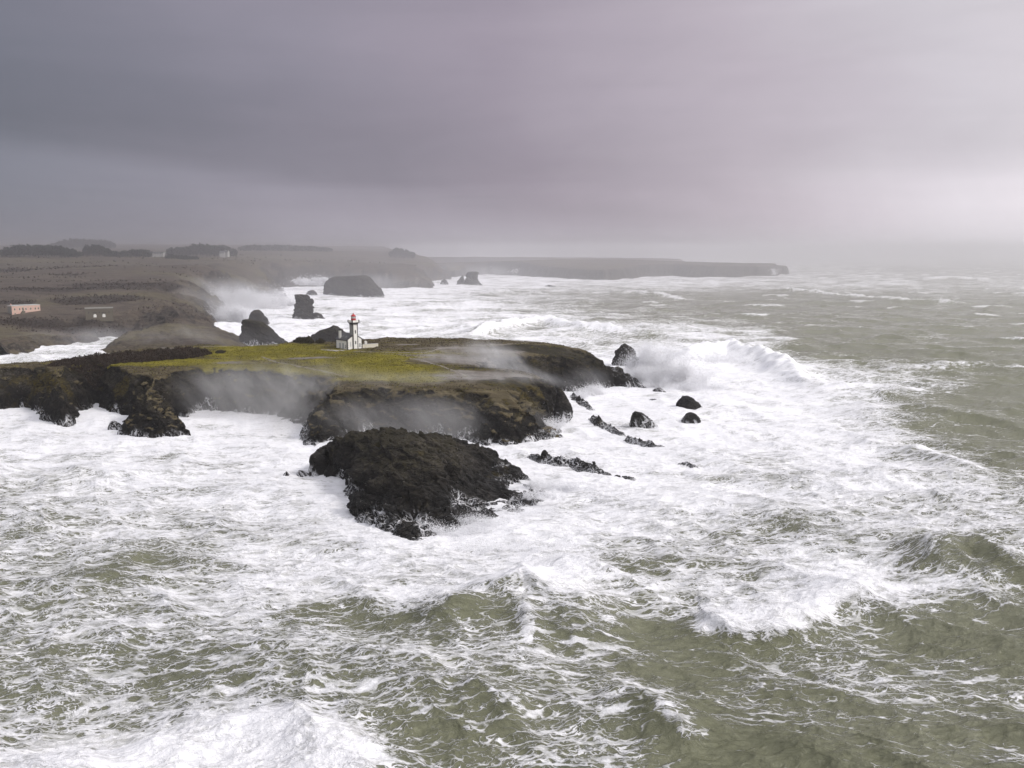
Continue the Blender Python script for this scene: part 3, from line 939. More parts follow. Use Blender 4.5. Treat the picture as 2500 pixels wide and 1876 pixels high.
# patchiness of the farther water and whitecaps on the open sea
far_ = sst(Dm, 380, 800)
foam = foam + far_ * 0.42 * fbm(SX / 85, SY / 30, 7.0, 4, 0.6) * np.clip(foam * 1.6, 0, 1)
cap = sst(za / 1.1 + 0.9 * fbm(SX / 38, SY / 20, 9.0, 3), 1.55, 2.4)
foam = np.maximum(foam, 0.62 * cap * sst(Dm, 250, 500) * (1 - sst(Dm, 2600, 4200)))
foam = foam + 0.10 * sst(Dm, 250, 500) * np.clip(0.4 + fbm(SX / 60, SY / 14, 11.0, 3), 0, 1)
foam = np.maximum(foam, foam_add)
foam = np.maximum(foam, 1.05 * (1 - sst(dco, 1, 13)))
foam = np.clip(foam, 0, 1.15)
co = np.stack([Xd, Yd, Z], -1).reshape(-1, 3)
me = np_mesh('sea', co, grid_quads(*SX.shape), True, dict(foam=foam))
ra = me.attributes.new('rest', 'FLOAT_VECTOR', 'POINT')
ra.data.foreach_set('vector', np.stack([SX, SY, 0 * SX], -1).astype(np.float32).ravel())
o = link('sea', me, M_SEA)
tag(o, kind='structure')

# ------------------------------------------------------------------ the mainland moor, its coves and the headlands beyond
def polar_land(name, poly, pts, u0, u1, nu, d0, d1, nv, cwid, mat, und, attrs=None, power=2.2, warp=6.0, wsc=45.0, crag=((60, 6.0), (24, 4.0), (9, 1.6)), low=-8.0):
    v = np.linspace(CAM_H / d0, CAM_H / d1, nv)
    D = CAM_H / v
    U, Y = np.meshgrid(np.linspace(u0, u1, nu), D)
    X = U * Y
    wx = X + warp * fbm(X / wsc, Y / wsc, 1.5, 4, 0.55)
    wy = Y + warp * fbm(X / wsc, Y / wsc, 8.5, 4, 0.55)
    sdf = poly_sd(wx, wy, poly)
    z = rbf(pts, 5e-3)(X, Y)
    for sc, a in und:
        z = z + a * fbm(X / sc, Y / sc, 2.0, 3)
    c = cwid(X, Y) * (1 + 0.35 * fbm(X / wsc, Y / wsc, 4.0, 3))
    t = np.clip(sdf / np.maximum(c, 5), 0, 1)
    h = np.where(sdf > 0, np.maximum(z, 1.2) * (1 - (1 - t) ** power), np.maximum(sdf * 0.7, low))
    m = sst(sdf, -2, 6) * (1 - t) ** 0.7
    for sc, a in crag:
        h = h + a * m * ridged(X / sc, Y / sc, 1.0, 4, 0.55)
    co = np.stack([X, Y, h], -1).reshape(-1, 3)
    q = trim(grid_quads(*X.shape), h > low + 2)
    at_ = {k: f(X, Y, h) for k, f in (attrs or {}).items()}
    co, q, at_ = compact(co, q, at_)
    o = link(name, np_mesh(name, co, q, True, at_), mat)
    tag(o, kind='structure')
    return X, Y, h


MAIN = pxy([(-900, 905), (-100, 893), (-10, 889), (30, 884), (60, 869), (84, 854), (120, 847), (160, 843), (205, 838), (250, 834), (262, 824), (300, 821), (330, 820), (362, 824),
            (395, 830), (440, 834), (490, 836), (526, 830), (520, 812), (534, 798), (528, 780), (541, 765), (575, 748), (600, 735), (640, 723), (672, 718), (694, 713), (682, 706), (655, 702),
            (700, 702), (760, 699), (810, 699), (880, 701), (940, 703), (1010, 705), (1050, 704), (1060, 699), (1054, 692), (1046, 687), (1070, 685), (1098, 683.5), (1103, 679), (1088, 673), (1050, 665),
            (1000, 655), (960, 645), (930, 636), (900, 631)]) + [(-1000, 9000), (-9000, 9000)]
MP = pxyz([(-300, 870, 3), (-100, 860, 4), (0, 850, 5), (30, 840, 7), (150, 825, 3), (220, 815, 5), (60, 800, 8), (180, 795, 8), (240, 790, 9), (0, 800, 9), (0, 770, 14), (120, 772, 13.5), (260, 776, 13), (330, 790, 10),
           (400, 757, 19), (350, 775, 14), (470, 778, 13), (510, 806, 6), (-300, 770, 15), (0, 740, 21), (150, 738, 21), (300, 735, 22), (400, 738, 22), (480, 745, 19), (-300, 740, 22),
           (0, 710, 28), (150, 708, 28), (300, 706, 28.5), (400, 706, 28), (-300, 710, 28), (0, 680, 35), (200, 680, 35), (400, 682, 34), (-300, 680, 35), (450, 692, 33), (500, 712, 27), (540, 735, 19),
           (0, 650, 44.5), (200, 650, 44.5), (400, 652, 43.5), (520, 656, 41.5), (-300, 650, 45), (560, 662, 40), (620, 672, 31), (640, 692, 18), (668, 703, 10), (590, 690, 26)])
MP += [tuple(at_d(*q)) for q in [(-300, 628, 1400), (0, 628, 1400), (200, 628, 1400), (400, 633, 1400), (560, 640, 1400), (650, 644, 1500), (760, 646, 1640), (880, 645, 1700), (980, 645, 1700), (1035, 648, 1680),
                                 (1048, 660, 1660), (1080, 650, 2010), (1095, 664, 1990), (1000, 640, 2050), (900, 628, 2200), (-300, 613, 2300), (0, 613, 2300), (300, 611, 2300), (600, 613, 2300),
                                 (800, 614, 2300), (950, 626, 2300), (-300, 600, 4000), (0, 600, 4000), (300, 597, 4000), (600, 600, 4000), (780, 601, 4000), (860, 604, 3800), (-300, 597, 7000), (300, 597, 7000), (700, 600, 7000)]]
sc_pts = [(120, 704, 29, 105, 17), (380, 700, 29, 62, 26), (270, 698, 30, 50, 18), (245, 722, 26, 42, 22), (165, 675, 36, 26, 14), (30, 655, 44, 60, 20), (95, 655, 44, 16, 10), (100, 793, 9, 90, 22), (330, 800, 10, 40, 16), (20, 733, 23, 24, 12), (440, 760, 16, 30, 14),
          (200, 655, 43, 40, 16)]


def scrub_f(X, Y, h):
    r = np.zeros_like(X)
    for px, py, z, rx, ry in sc_pts:
        r = np.maximum(r, blob(X, Y, px, py, z, rx, ry))
    return r


def main_cw(X, Y):
    return np.interp(Y, [560, 620, 700, 900, 1100, 1400, 1700, 2100], [16, 30, 55, 75, 60, 45, 60, 70])


MX, MY, MH = polar_land('moor', MAIN, MP, -0.86, -0.055, 760, 545, 8500, 620, main_cw, M_MOOR, [(240, 2.2), (60, 1.1), (18, 0.45)], dict(scrub=scrub_f))

MOUND = pxy([(226, 874), (262, 848), (298, 836), (335, 838), (372, 829), (440, 829), (520, 829), (604, 832), (618, 840), (560, 856), (450, 868), (330, 878)])
MOUND_PTS = pxyz([(245, 862, 2), (300, 838, 5), (340, 826, 7), (390, 808, 9.5), (430, 798, 11.4), (462, 793, 12), (500, 800, 10.8), (540, 815, 7.5), (585, 832, 2.2), (460, 830, 7), (350, 850, 4)])
o = islet('moor_islet', None, None, MOUND, MOUND_PTS, 14, 0.9, [(14, 0.8), (5, 0.45)], mat=M_MOOR, warp=3.0, wsc=22, ledge=0.2)
tag(o, kind='structure')

FAR1 = pxy([(1085, 676), (1112, 677), (1150, 673), (1200, 670), (1260, 672), (1340, 679), (1400, 681), (1470, 684), (1520, 682), (1570, 677), (1650, 675), (1750, 677), (1850, 675), (1915, 671.5), (1926, 668),
            (1900, 661), (1700, 654), (1500, 652), (1200, 652), (1040, 656)])
FP1 = [tuple(at_d(*q)) for q in [(1110, 660, 2250), (1150, 648, 2300), (1200, 641, 2400), (1280, 637, 2450), (1350, 634, 2500), (1450, 634, 2500), (1550, 635, 2500), (1640, 639, 2480), (1750, 641, 2450), (1850, 644, 2400), (1895, 646, 2390),
                                 (1915, 656, 2380), (1500, 638, 2800), (1300, 639, 2800), (1200, 643, 3100), (1500, 643, 3100), (1800, 647, 3000), (1650, 641, 2800)]]
polar_land('cliff_headland', FAR1, FP1, -0.09, 0.335, 420, 1950, 3600, 160, lambda X, Y: 13 + 0 * X, M_MOOR, [(300, 1.0), (60, 0.8)], dict(scrub=lambda X, Y, h: 0 * X), warp=14, wsc=110, crag=((70, 5.0), (25, 3.0)), power=2.6)
FAR2 = [(-500, 3500), (0, 3480), (300, 3450), (640, 3420), (690, 3500), (600, 3800), (0, 4100), (-700, 4100)]
FP2 = [tuple(at_d(*q)) for q in [(1000, 629, 3700), (1200, 629, 3700), (1400, 629, 3650), (1560, 631, 3600), (1640, 633, 3550), (1300, 630, 4000), (1000, 631, 4000), (1600, 633, 3900)]]
polar_land('distant_headland', FAR2, FP2, -0.24, 0.22, 260, 3300, 4300, 40, lambda X, Y: 30 + 0 * X, M_MOOR, [(400, 1.5), (90, 1.0)], dict(scrub=lambda X, Y, h: 0 * X), warp=25, wsc=200, crag=((80, 4.0),))


# ------------------------------------------------------------------ sea stacks: lofted from their outline row by row
def stack(name, label, cat, rows, depth=0.8, amps=((4, 0.9), (1.5, 0.45), (0.6, 0.15)), group=None, mat=None, lean=0.0, sink=1.0):
    """rows: photo (py, x left, x right) from the top down to the waterline"""
    f = at(0, rows[-1][0], 0).y
    wmax = max(r[2] - r[1] for r in rows) / FPX * f
    dc = f + 0.5 * depth * wmax * 0.8
    lv = []
    for py, xl, xr in rows:
        a, b = at_d(xl, py, dc), at_d(xr, py, dc)
        lv.append((a.z, 0.5 * (a.x + b.x), 0.5 * (b.x - a.x)))
    lv = np.array(lv[::-1])                                   # bottom up
    z0 = lv[0, 0]
    lv[:, 0] = (lv[:, 0] - z0) / (lv[-1, 0] - z0) * lv[-1, 0]  # waterline at zero
    lv = np.concatenate([[[-4.0, lv[0, 1], lv[0, 2] * 1.12]], lv])
    H = lv[-1, 0]
    ns = int(np.clip(H / 0.35, 26, 90))
    na = int(np.clip(6.3 * lv[:, 2].max() / 0.45, 56, 200))
    zz = np.concatenate([np.linspace(-4.0, H, ns), np.full(8, H)])
    rr = np.interp(zz, lv[:, 0], lv[:, 2])
    cx = np.interp(zz, lv[:, 0], lv[:, 1])
    cap = np.concatenate([np.ones(ns), np.linspace(0.88, 0.0, 8)])
    rr = rr * cap
    zz = zz + np.concatenate([np.zeros(ns), np.sqrt(np.linspace(0.1, 1, 8)) * min(0.5, 0.06 * H)])
    th = np.linspace(0, 2 * math.pi, na, endpoint=False)
    cxp = np.sign(np.cos(th)) * np.abs(np.cos(th)) ** 0.8
    syp = np.sign(np.sin(th)) * np.abs(np.sin(th)) ** 0.8
    ry = depth * (0.35 * lv[:, 2].max() * cap + 0.65 * rr)
    X = cx[:, None] + rr[:, None] * cxp[None]
    Y = dc + ry[:, None] * syp[None] + lean * zz[:, None]
    Zc = np.repeat(zz[:, None], na, 1)
    k = np.hypot(rr, ry)[:, None]
    ex = (X - cx[:, None]) / np.maximum(k, 0.3)
    ey = (Y - dc - lean * zz[:, None]) / np.maximum(k, 0.3)
    fs = float(np.clip(wmax / 15.0, 0.22, 1.0))
    amps = [(max(sc * fs, 0.5), a * fs) for sc, a in amps]
    d_ = 0
    for kk, (sc, a) in enumerate(amps):
        d_ = d_ + 1.2 * a * facets(X, Y, Zc, sc * 1.2, seed=kk + 3) + 0.5 * a * ridged(X / sc + Zc / sc * 0.5, Y / sc, Zc / sc * 1.7, 2, 0.55)
    d_ = (d_ - 0.35 * amps[0][1]) * np.concatenate([np.ones(ns), np.linspace(0.9, 0.4, 8)])[:, None]
    co = np.stack([X + ex * d_, Y + ey * d_, Zc + 0.25 * d_], -1).reshape(-1, 3)
    q = grid_quads(len(zz), na, True)
    o = link(name, np_mesh(name, co, q, True, dict(lichen=np.zeros(len(co)))), mat or M_ROCK)
    tag(o, label, cat, group)
    return o


RG = 'rocks standing in the surf'
stack('sea_stack', 'tall flat-topped rock pillar in the white surf behind the lighthouse', 'sea stack', [(720, 728, 738), (721, 724, 752), (727, 721, 758), (737, 721, 763), (745, 720, 761), (755, 719, 764), (766, 718, 765), (778, 714, 768)], 0.7, amps=((5, 2.0), (2, 1.0), (0.8, 0.3)), group=RG)
stack('sea_rock', 'low rock ledge streaming with white water at the foot of the flat-topped pillar', 'rock', [(764, 768, 776), (768, 758, 783), (775, 748, 790), (783, 742, 796)], 0.6, group=RG)
stack('sea_stack', 'steep wedge rock with a jagged left edge standing just left of the lighthouse bush', 'sea stack', [(781, 595, 604), (783, 594, 625), (788, 592, 640), (798, 592, 655), (812, 590, 668), (828, 586, 684), (842, 584, 704)], 0.6, group=RG)
stack('sea_rock', 'rounded rock half buried in bursting spray behind the steep wedge rock', 'rock', [(758, 619, 632), (763, 614, 639), (772, 610, 645), (784, 606, 655), (795, 602, 662)], 0.7, group=RG)
stack('sea_rock', 'small pointed dark rock at the tip of the moor cape', 'rock', [(714, 650, 653), (718, 648, 658), (724, 646, 662), (729, 645, 664)], 0.8, group=RG)
stack('sea_rock', 'low sloping rock beside the small pointed rock at the moor cape', 'rock', [(712.5, 676, 688), (716, 668, 694), (720, 664, 698), (725, 660, 700)], 0.5, group=RG)
stack('sea_rock', 'small round rock between the flat-topped pillar and the long-backed island', 'rock', [(709.5, 757, 765), (712, 752, 769), (716, 749, 772), (720, 747, 774)], 0.8, group=RG)
stack('sea_rock', 'tiny rock awash to the left of the flat-topped pillar', 'rock', [(741, 688, 691), (745, 686, 694), (749, 685, 697)], 0.8, group=RG)
stack('rock_island', 'long-backed rocky island in the bay behind the lighthouse', 'island', [(673, 880, 892), (676, 818, 898), (680, 806, 905), (688, 797, 910), (696, 794, 918), (706, 792, 928), (716, 791, 934), (725, 791, 938)], 0.6,
      amps=((9, 1.6), (3.5, 0.8), (1.5, 0.3)), group=RG)
stack('sea_stack', 'larger blocky stack of the pair standing off the second cape', 'sea stack', [(664, 1146, 1164), (666, 1140, 1168), (672, 1138, 1167), (680, 1137, 1166), (689, 1134, 1171), (697, 1130, 1177)], 0.7, amps=((8, 1.6), (3, 0.8)), group=RG)
stack('sea_stack', 'smaller pointed stack of the pair standing off the second cape', 'sea stack', [(673.5, 1128, 1131), (679, 1122, 1133), (687, 1117, 1134), (696, 1113, 1136)], 0.7, amps=((8, 1.4), (3, 0.6)), group=RG)
stack('sea_rock', 'little pointed rock between the second cape and the pair of stacks', 'rock', [(682, 1083, 1086), (686, 1078, 1090), (691, 1076, 1094), (695, 1073, 1096)], 0.8, amps=((6, 1.0), (3, 0.5)), group=RG)
stack('sea_rock', 'tiny low rock in the surf in front of the cliff headland', 'rock', [(696, 1338, 1344), (698, 1332, 1350), (700, 1328, 1358)], 0.6, amps=((5, 0.6),), group=RG)
stack('sea_stack', 'grey hump-topped rock showing over the turf beside the lighthouse roof', 'sea stack', [(796, 812, 816), (798, 808, 826), (803, 796, 832), (808, 780, 838), (816, 768, 846), (826, 758, 858), (840, 745, 875)], 0.5, group=RG)
stack('sea_stack', 'dark cone-shaped stack beyond the end of the headland with surf bursting on its right', 'sea stack', [(841, 1522, 1530), (843, 1517, 1536), (850, 1511, 1543), (860, 1503, 1550), (872, 1499, 1551), (884, 1497, 1556), (900, 1492, 1566)], 0.8, group=RG)
stack('sea_rock', 'low rock shelf at the foot of the cone-shaped stack', 'rock', [(874, 1556, 1572), (880, 1546, 1584), (892, 1536, 1596), (905, 1528, 1606)], 0.6, group=RG)
stack('sea_rock', 'small dark rock in the surf right of the bursting spray', 'rock', [(888, 1640, 1646), (892, 1634, 1656), (898, 1630, 1664), (905, 1626, 1668)], 0.7, group=RG)
stack('sea_rock', 'wet dark wedge rock leaning on the nose of the green headland', 'rock', [(950, 1362, 1370), (958, 1360, 1378), (970, 1358, 1384), (984, 1356, 1392), (998, 1354, 1398), (1010, 1350, 1400), (1020, 1348, 1398), (1032, 1346, 1390)], 1.0, amps=((6, 1.0), (2, 0.45)), group=RG)
stack('sea_rock', 'half-veiled rounded rock inside the churned foam below the big breaking crest', 'rock', [(968, 1668, 1682), (971, 1662, 1690), (979, 1656, 1700), (990, 1652, 1710), (1000, 1648, 1718)], 0.5, group=RG)
stack('sea_rock', 'round black rock furthest right in the foam off the headland', 'rock', [(1008.5, 1682, 1692), (1011, 1676, 1698), (1018, 1670, 1705), (1026, 1665, 1710), (1032, 1663, 1711)], 0.7, amps=((3, 0.5), (1.2, 0.3)), group=RG)
stack('sea_rock', 'ridge-backed rock running with white water between the nose and the round black rock', 'rock', [(1006.5, 1548, 1556), (1009, 1545, 1568), (1018, 1542, 1580), (1030, 1538, 1594), (1042, 1536, 1606)], 0.5, amps=((3, 0.5), (1.2, 0.3)), group=RG)
stack('sea_rock', 'small flat rock awash behind the ridge-backed rock', 'rock', [(974.5, 1590, 1604), (977, 1586, 1610), (981, 1584, 1614)], 0.6, amps=((2, 0.3),), group=RG)
stack('sea_rock', 'low dark rock under the breaking spray below the cone-shaped stack', 'rock', [(948, 1600, 1614), (953, 1594, 1622), (961, 1592, 1628)], 0.6, amps=((2, 0.3),), group=RG)
stack('sea_rock', 'sharp little rock in the foam left of the big islet, the more pointed of two', 'rock', [(1152, 698, 700), (1158, 693, 704), (1164, 690, 709), (1170, 688, 712)], 0.8, amps=((2, 0.3), (0.8, 0.15)), group=RG)
stack('sea_rock', 'twin-humped little rock just off the blocky step at the islet', 'rock', [(1150, 728, 735), (1154, 725, 746), (1160, 724, 754), (1165, 722, 757)], 0.7, amps=((2, 0.35), (0.8, 0.15)), group=RG)
stack('sea_rock', 'blocky dark rock step against the left end of the big islet', 'rock', [(1108, 764, 790), (1111, 758, 800), (1122, 756, 806), (1138, 757, 808), (1152, 756, 810), (1166, 754, 814)], 1.1, amps=((5, 0.8), (2, 0.4), (0.8, 0.15)), group=RG)
stack('sea_rock', 'smooth black rock knob at the right shoulder of the big islet', 'rock', [(1119, 1195, 1203), (1121, 1186, 1211), (1128, 1176, 1218), (1138, 1170, 1224), (1148, 1166, 1226)], 0.8, amps=((4, 0.6), (1.5, 0.25)), group=RG)
stack('sea_rock', 'hollowed black rock among the runnels at the right foot of the big islet', 'rock', [(1153, 1240, 1252), (1156, 1230, 1268), (1164, 1222, 1278), (1172, 1216, 1284), (1180, 1210, 1290)], 0.6, amps=((3, 0.6), (1.2, 0.3)), group=RG)
stack('sea_rock', 'rock by the left buttress of the headland cliff, awash with foam', 'rock', [(1029, 272, 280), (1033, 268, 288), (1040, 266, 296), (1046, 264, 300)], 0.7, amps=((2, 0.35), (0.8, 0.15)), group=RG)


def reef(label, pts, w, hgt, group=RG):
    """long low ridge rock: pts along its waterline (photo), w half width, hgt heights"""
    L = [at(p[0], p[1], 0) for p in pts]
    up, dn = [], []
    for i, p in enumerate(L):
        t = (L[min(i + 1, len(L) - 1)] - L[max(i - 1, 0)]).normalized()
        n = Vector((-t.y, t.x, 0))
        e = w[i]
        up.append(tuple((p + n * e)[:2]))
        dn.append(tuple((p - n * e)[:2]))
    poly = dn + up[::-1]
    P = [(p.x, p.y, h) for p, h in zip(L, hgt)]
    P += [(p[0], p[1], 0.2) for p in up] + [(p[0], p[1], 0.2) for p in dn]
    islet('reef', label, 'reef', poly, P, 1.6, 0.16, [(2.4, 0.55), (0.9, 0.25)], warp=0.8, wsc=4, ledge=0.2, group=group, power=1.6)


reef('long serrated black reef lying in the foam right of the big islet', [(1296, 1112), (1330, 1124), (1370, 1130), (1410, 1134), (1450, 1148), (1484, 1162)], [1.2, 2.0, 2.0, 2.2, 2.0, 1.0], [2.0, 2.9, 2.5, 2.7, 2.3, 1.2])
reef('broken line of low rocks trailing from the headland nose', [(1448, 1022), (1462, 1032), (1490, 1045), (1520, 1058)], [1.6, 2.2, 1.4, 0.9], [2.6, 2.8, 1.5, 0.8])
reef('thin slanting reef between the headland rocks and the round black rock', [(1532, 1068), (1560, 1076), (1590, 1086), (1620, 1096), (1650, 1104)], [1.1, 1.1, 1.3, 1.2, 0.9], [1.4, 1.2, 1.6, 1.5, 1.2])
reef('short dark reef at the outer end of the slanting line of rocks', [(1662, 1130), (1680, 1134), (1700, 1140)], [0.9, 1.0, 0.7], [1.1, 1.0, 0.6])
reef('sliver of reef just off the lower end of the serrated reef', [(1500, 1163), (1520, 1166), (1545, 1168)], [0.5, 0.6, 0.4], [0.5, 0.6, 0.4])
reef('weathered rock spur in the gap between the big islet and the headland', [(1105, 1062), (1135, 1068), (1165, 1076), (1190, 1090)], [2.5, 3.0, 2.6, 1.4], [4.2, 4.6, 3.6, 1.4])
reef('low spur of wet rock running down the side of the headland nose', [(1398, 968), (1415, 978), (1432, 990), (1445, 1002)], [1.5, 1.6, 1.4, 1.0], [2.8, 2.6, 2.0, 1.2])

# ------------------------------------------------------------------ buildings
class MB:
    def __init__(s):
        s.v, s.f = [], []

    def box(s, x0, x1, y0, y1, z0, z1):
        b = len(s.v)
        s.v += [(x0, y0, z0), (x1, y0, z0), (x1, y1, z0), (x0, y1, z0), (x0, y0, z1), (x1, y0, z1), (x1, y1, z1), (x0, y1, z1)]
        s.f += [tuple(b + i for i in q) for q in ((0, 3, 2, 1), (4, 5, 6, 7), (0, 1, 5, 4), (1, 2, 6, 5), (2, 3, 7, 6), (3, 0, 4, 7))]
        return s

    def prism(s, poly, a0, a1, axis='y'):
        """polygon (u, z) swept along y (axis y: u is x) or along x (axis x: u is y)"""
        b, n = len(s.v), len(poly)
        for a in (a0, a1):
            for u, z in poly:
                s.v.append((u, a, z) if axis == 'y' else (a, u, z))
        s.f.append(tuple(b + i for i in range(n)))
        s.f.append(tuple(b + n + i for i in range(n))[::-1])
        for i in range(n):
            j = (i + 1) % n
            s.f.append((b + i, b + n + i, b + n + j, b + j))
        return s

    def lathe(s, prof, n=20, cx=0.0, cy=0.0, ph=0.0):
        b = len(s.v)
        for r, z in prof:
            for k in range(n):
                a = 2 * math.pi * k / n + ph
                s.v.append((cx + r * math.cos(a), cy + r * math.sin(a), z))
        for i in range(len(prof) - 1):
            for k in range(n):
                q = (k + 1) % n
                s.f.append((b + i * n + k, b + i * n + q, b + (i + 1) * n + q, b + (i + 1) * n + k))
        s.f.append(tuple(b + k for k in range(n))[::-1])
        s.f.append(tuple(b + (len(prof) - 1) * n + k for k in range(n)))
        return s

    def build(s, name, mat, parent=None, smooth=False):
        import bmesh
        me = bpy.data.meshes.new(name)
        me.from_pydata(s.v, [], s.f)
        bm = bmesh.new()
        bm.from_mesh(me)
        bmesh.ops.recalc_face_normals(bm, faces=bm.faces)
        bm.to_mesh(me)
        bm.free()
        if smooth:
            me.polygons.foreach_set('use_smooth', [True] * len(me.polygons))
        return link(name, me, mat, parent)


def plaster(name, c, dirt=(0.30, 0.28, 0.25), amt=0.5, rough=0.85):
    m, g, out = material(name)
    P = g.n('ShaderNodeTexCoord').outputs['Object']
    st = g.noise(g.scale(P, (1.0, 1.0, 0.22)), 0.9, 5, 0.7)
    col = g.mix(g.mul(g.step(st, 0.45, 0.85), amt), c, dirt)
    surface(g, out, col, rough, g.bump(g.noise(P, 6.0, 3), 0.02), 0.2)
    return m


def plain(name, c, rough=0.6, spec=0.4, var=0.25):
    m, g, out = material(name)
    P = g.n('ShaderNodeTexCoord').outputs['Object']
    col = g.mix(g.mul(g.noise(P, 2.0, 4, 0.6), var * 2), c, tuple(q * 0.5 for q in c))
    surface(g, out, col, rough, None, spec)
    return m


M_WHITE = plaster("white_render", (0.76, 0.745, 0.70), (0.42, 0.39, 0.34), 0.35)
M_DARK = plain("dark_stone", (0.030, 0.028, 0.026), 0.7)
M_SLATE = plain("roof_slate", (0.075, 0.072, 0.075), 0.55)
M_MGREY = plain("mid_grey", (0.26, 0.26, 0.255), 0.6)
M_RED = plain("red_paint", (0.42, 0.012, 0.014), 0.35, 0.5, 0.15)
M_PANE = plain("window_glass", (0.020, 0.024, 0.028), 0.1, 0.6, 0.1)
M_PALE = plain("pale_joinery", (0.50, 0.51, 0.50), 0.5)
M_LGLASS = plain("lantern_curtain", (0.60, 0.60, 0.57), 0.25, 0.5, 0.2)
M_DIMW = plaster("dimmed_white", (0.40, 0.39, 0.37), (0.25, 0.24, 0.22), 0.4)  # cottage white darkened in the colour to look faded by distance
M_CREAM = plaster("cream_wall", (0.62, 0.58, 0.47), (0.36, 0.33, 0.26), 0.4)
M_PINK = plaster("pink_render", (0.62, 0.40, 0.33), (0.40, 0.30, 0.26), 0.6)
M_FORT = plaster("fort_stone", (0.125, 0.108, 0.08), (0.09, 0.08, 0.065), 0.8)
M_GREYW = plaster("grey_gable", (0.22, 0.21, 0.185), (0.2, 0.19, 0.18), 0.5)
M_PAVE = plaster("pale_forecourt", (0.33, 0.31, 0.28), (0.17, 0.155, 0.12), 0.7)

LH = at(848, 854.5, 18.1)
LZ = float(head_z(LH.x + 1, LH.y + 4)) - 0.05
LH = at(848, 854.5, LZ)
YAW = math.radians(42.3)
lh = empty('lighthouse', LH, YAW)
tag(lh, 'white lighthouse with dark quoined tower, red lantern and slate-roofed keeper house on the green headland', 'lighthouse')
HW, HD, EV, RD = 8.5, 10.3, 4.6, 7.3
B = -1.2
MB().prism([(0, B), (HW, B), (HW, EV), (HW / 2, RD), (0, EV)], 0, HD).build('wall', M_WHITE, lh)
th = math.atan2(RD - EV, HW / 2)
r_ = MB()
t_ = 0.16
for s in (0, 1):
    k = 1 if s == 0 else -1
    ox = -0.30 if s == 0 else HW + 0.30
    p = [(ox, EV - 0.30 * math.tan(th) + 0.03), (HW / 2, RD + 0.03), (HW / 2, RD + 0.03 + t_ / math.cos(th)), (ox, EV - 0.30 * math.tan(th) + 0.03 + t_ / math.cos(th))]
    r_.prism(p, 0.14, HD + 0.12)
roof = r_.build('roof', M_SLATE, lh)
v_m = MB()
for s in (0, 1):
    ox = -0.34 if s == 0 else HW + 0.34
    zz = EV - 0.34 * math.tan(th)
    v_m.prism([(ox, zz - 0.18), (HW / 2, RD - 0.18), (HW / 2, RD + 0.26), (ox, zz + 0.26)], -0.10, 0.13)
v_m.build('verge', M_DARK, lh)
MB().box(-0.26, -0.02, 0.15, HD, EV - 0.42, EV - 0.20).build('gutter', M_DARK, lh)
for i, yy in enumerate((3.0, 6.0)):
    x_ = 1.6
    z_ = EV + x_ * math.tan(th) + 0.2
    MB().prism([(x_ - 0.5, z_ - 0.5 * math.tan(th) + 0.0), (x_ + 0.5, z_ + 0.5 * math.tan(th)), (x_ + 0.5, z_ + 0.5 * math.tan(th) + 0.14), (x_ - 0.5, z_ - 0.5 * math.tan(th) + 0.14)], yy, yy + 0.7).build('skylight', M_MGREY, roof)
ch = MB().box(0.25, 1.15, 6.7, 7.9, EV - 0.2, 8.7).build('chimney', M_WHITE, lh)
MB().box(0.15, 1.25, 6.6, 8.0, 8.7, 8.88).build('chimney_cap', M_DARK, ch)
MB().lathe([(0.22, 8.88), (0.17, 9.5)], 10, 0.5, 7.3).lathe([(0.22, 8.88), (0.17, 9.5)], 10, 0.92, 7.3).build('chimney_pot', M_DARK, ch)


def quoin(cx, cy, sx, sy, z0, z1, parent, a=0.62, b=0.36, hh=0.42):
    """toothed corner: sx, sy point into the two faces"""
    q = MB()
    z = z0
    k = 0
    while z < z1 - 0.05:
        zt = min(z + hh, z1)
        l1, l2 = (a, b) if k % 2 else (b, a)
        e = 0.03
        q.box(min(cx - e * sx, cx + l1 * sx), max(cx - e * sx, cx + l1 * sx), min(cy - e * sy, cy + l2 * sy), max(cy - e * sy, cy + l2 * sy), z, zt)
        z = zt
        k += 1
    return q.build('quoin', M_DARK, parent)


quoin(0, 0, 1, 1, B, EV - 0.15, lh)
quoin(HW, 0, -1, 1, B, EV - 0.15, lh)
quoin(0, HD, 1, -1, B, EV - 0.15, lh)
MB().box(-0.05, -0.003, 0.63, HD - 0.63, B, 0.12).build('plinth', M_DARK, lh)
MB().box(0.63, 3.0, -0.05, -0.003, B, 0.12).build('plinth', M_DARK, lh)
MB().box(5.9, HW - 0.63, -0.05, -0.003, B, 0.12).build('plinth', M_DARK, lh)
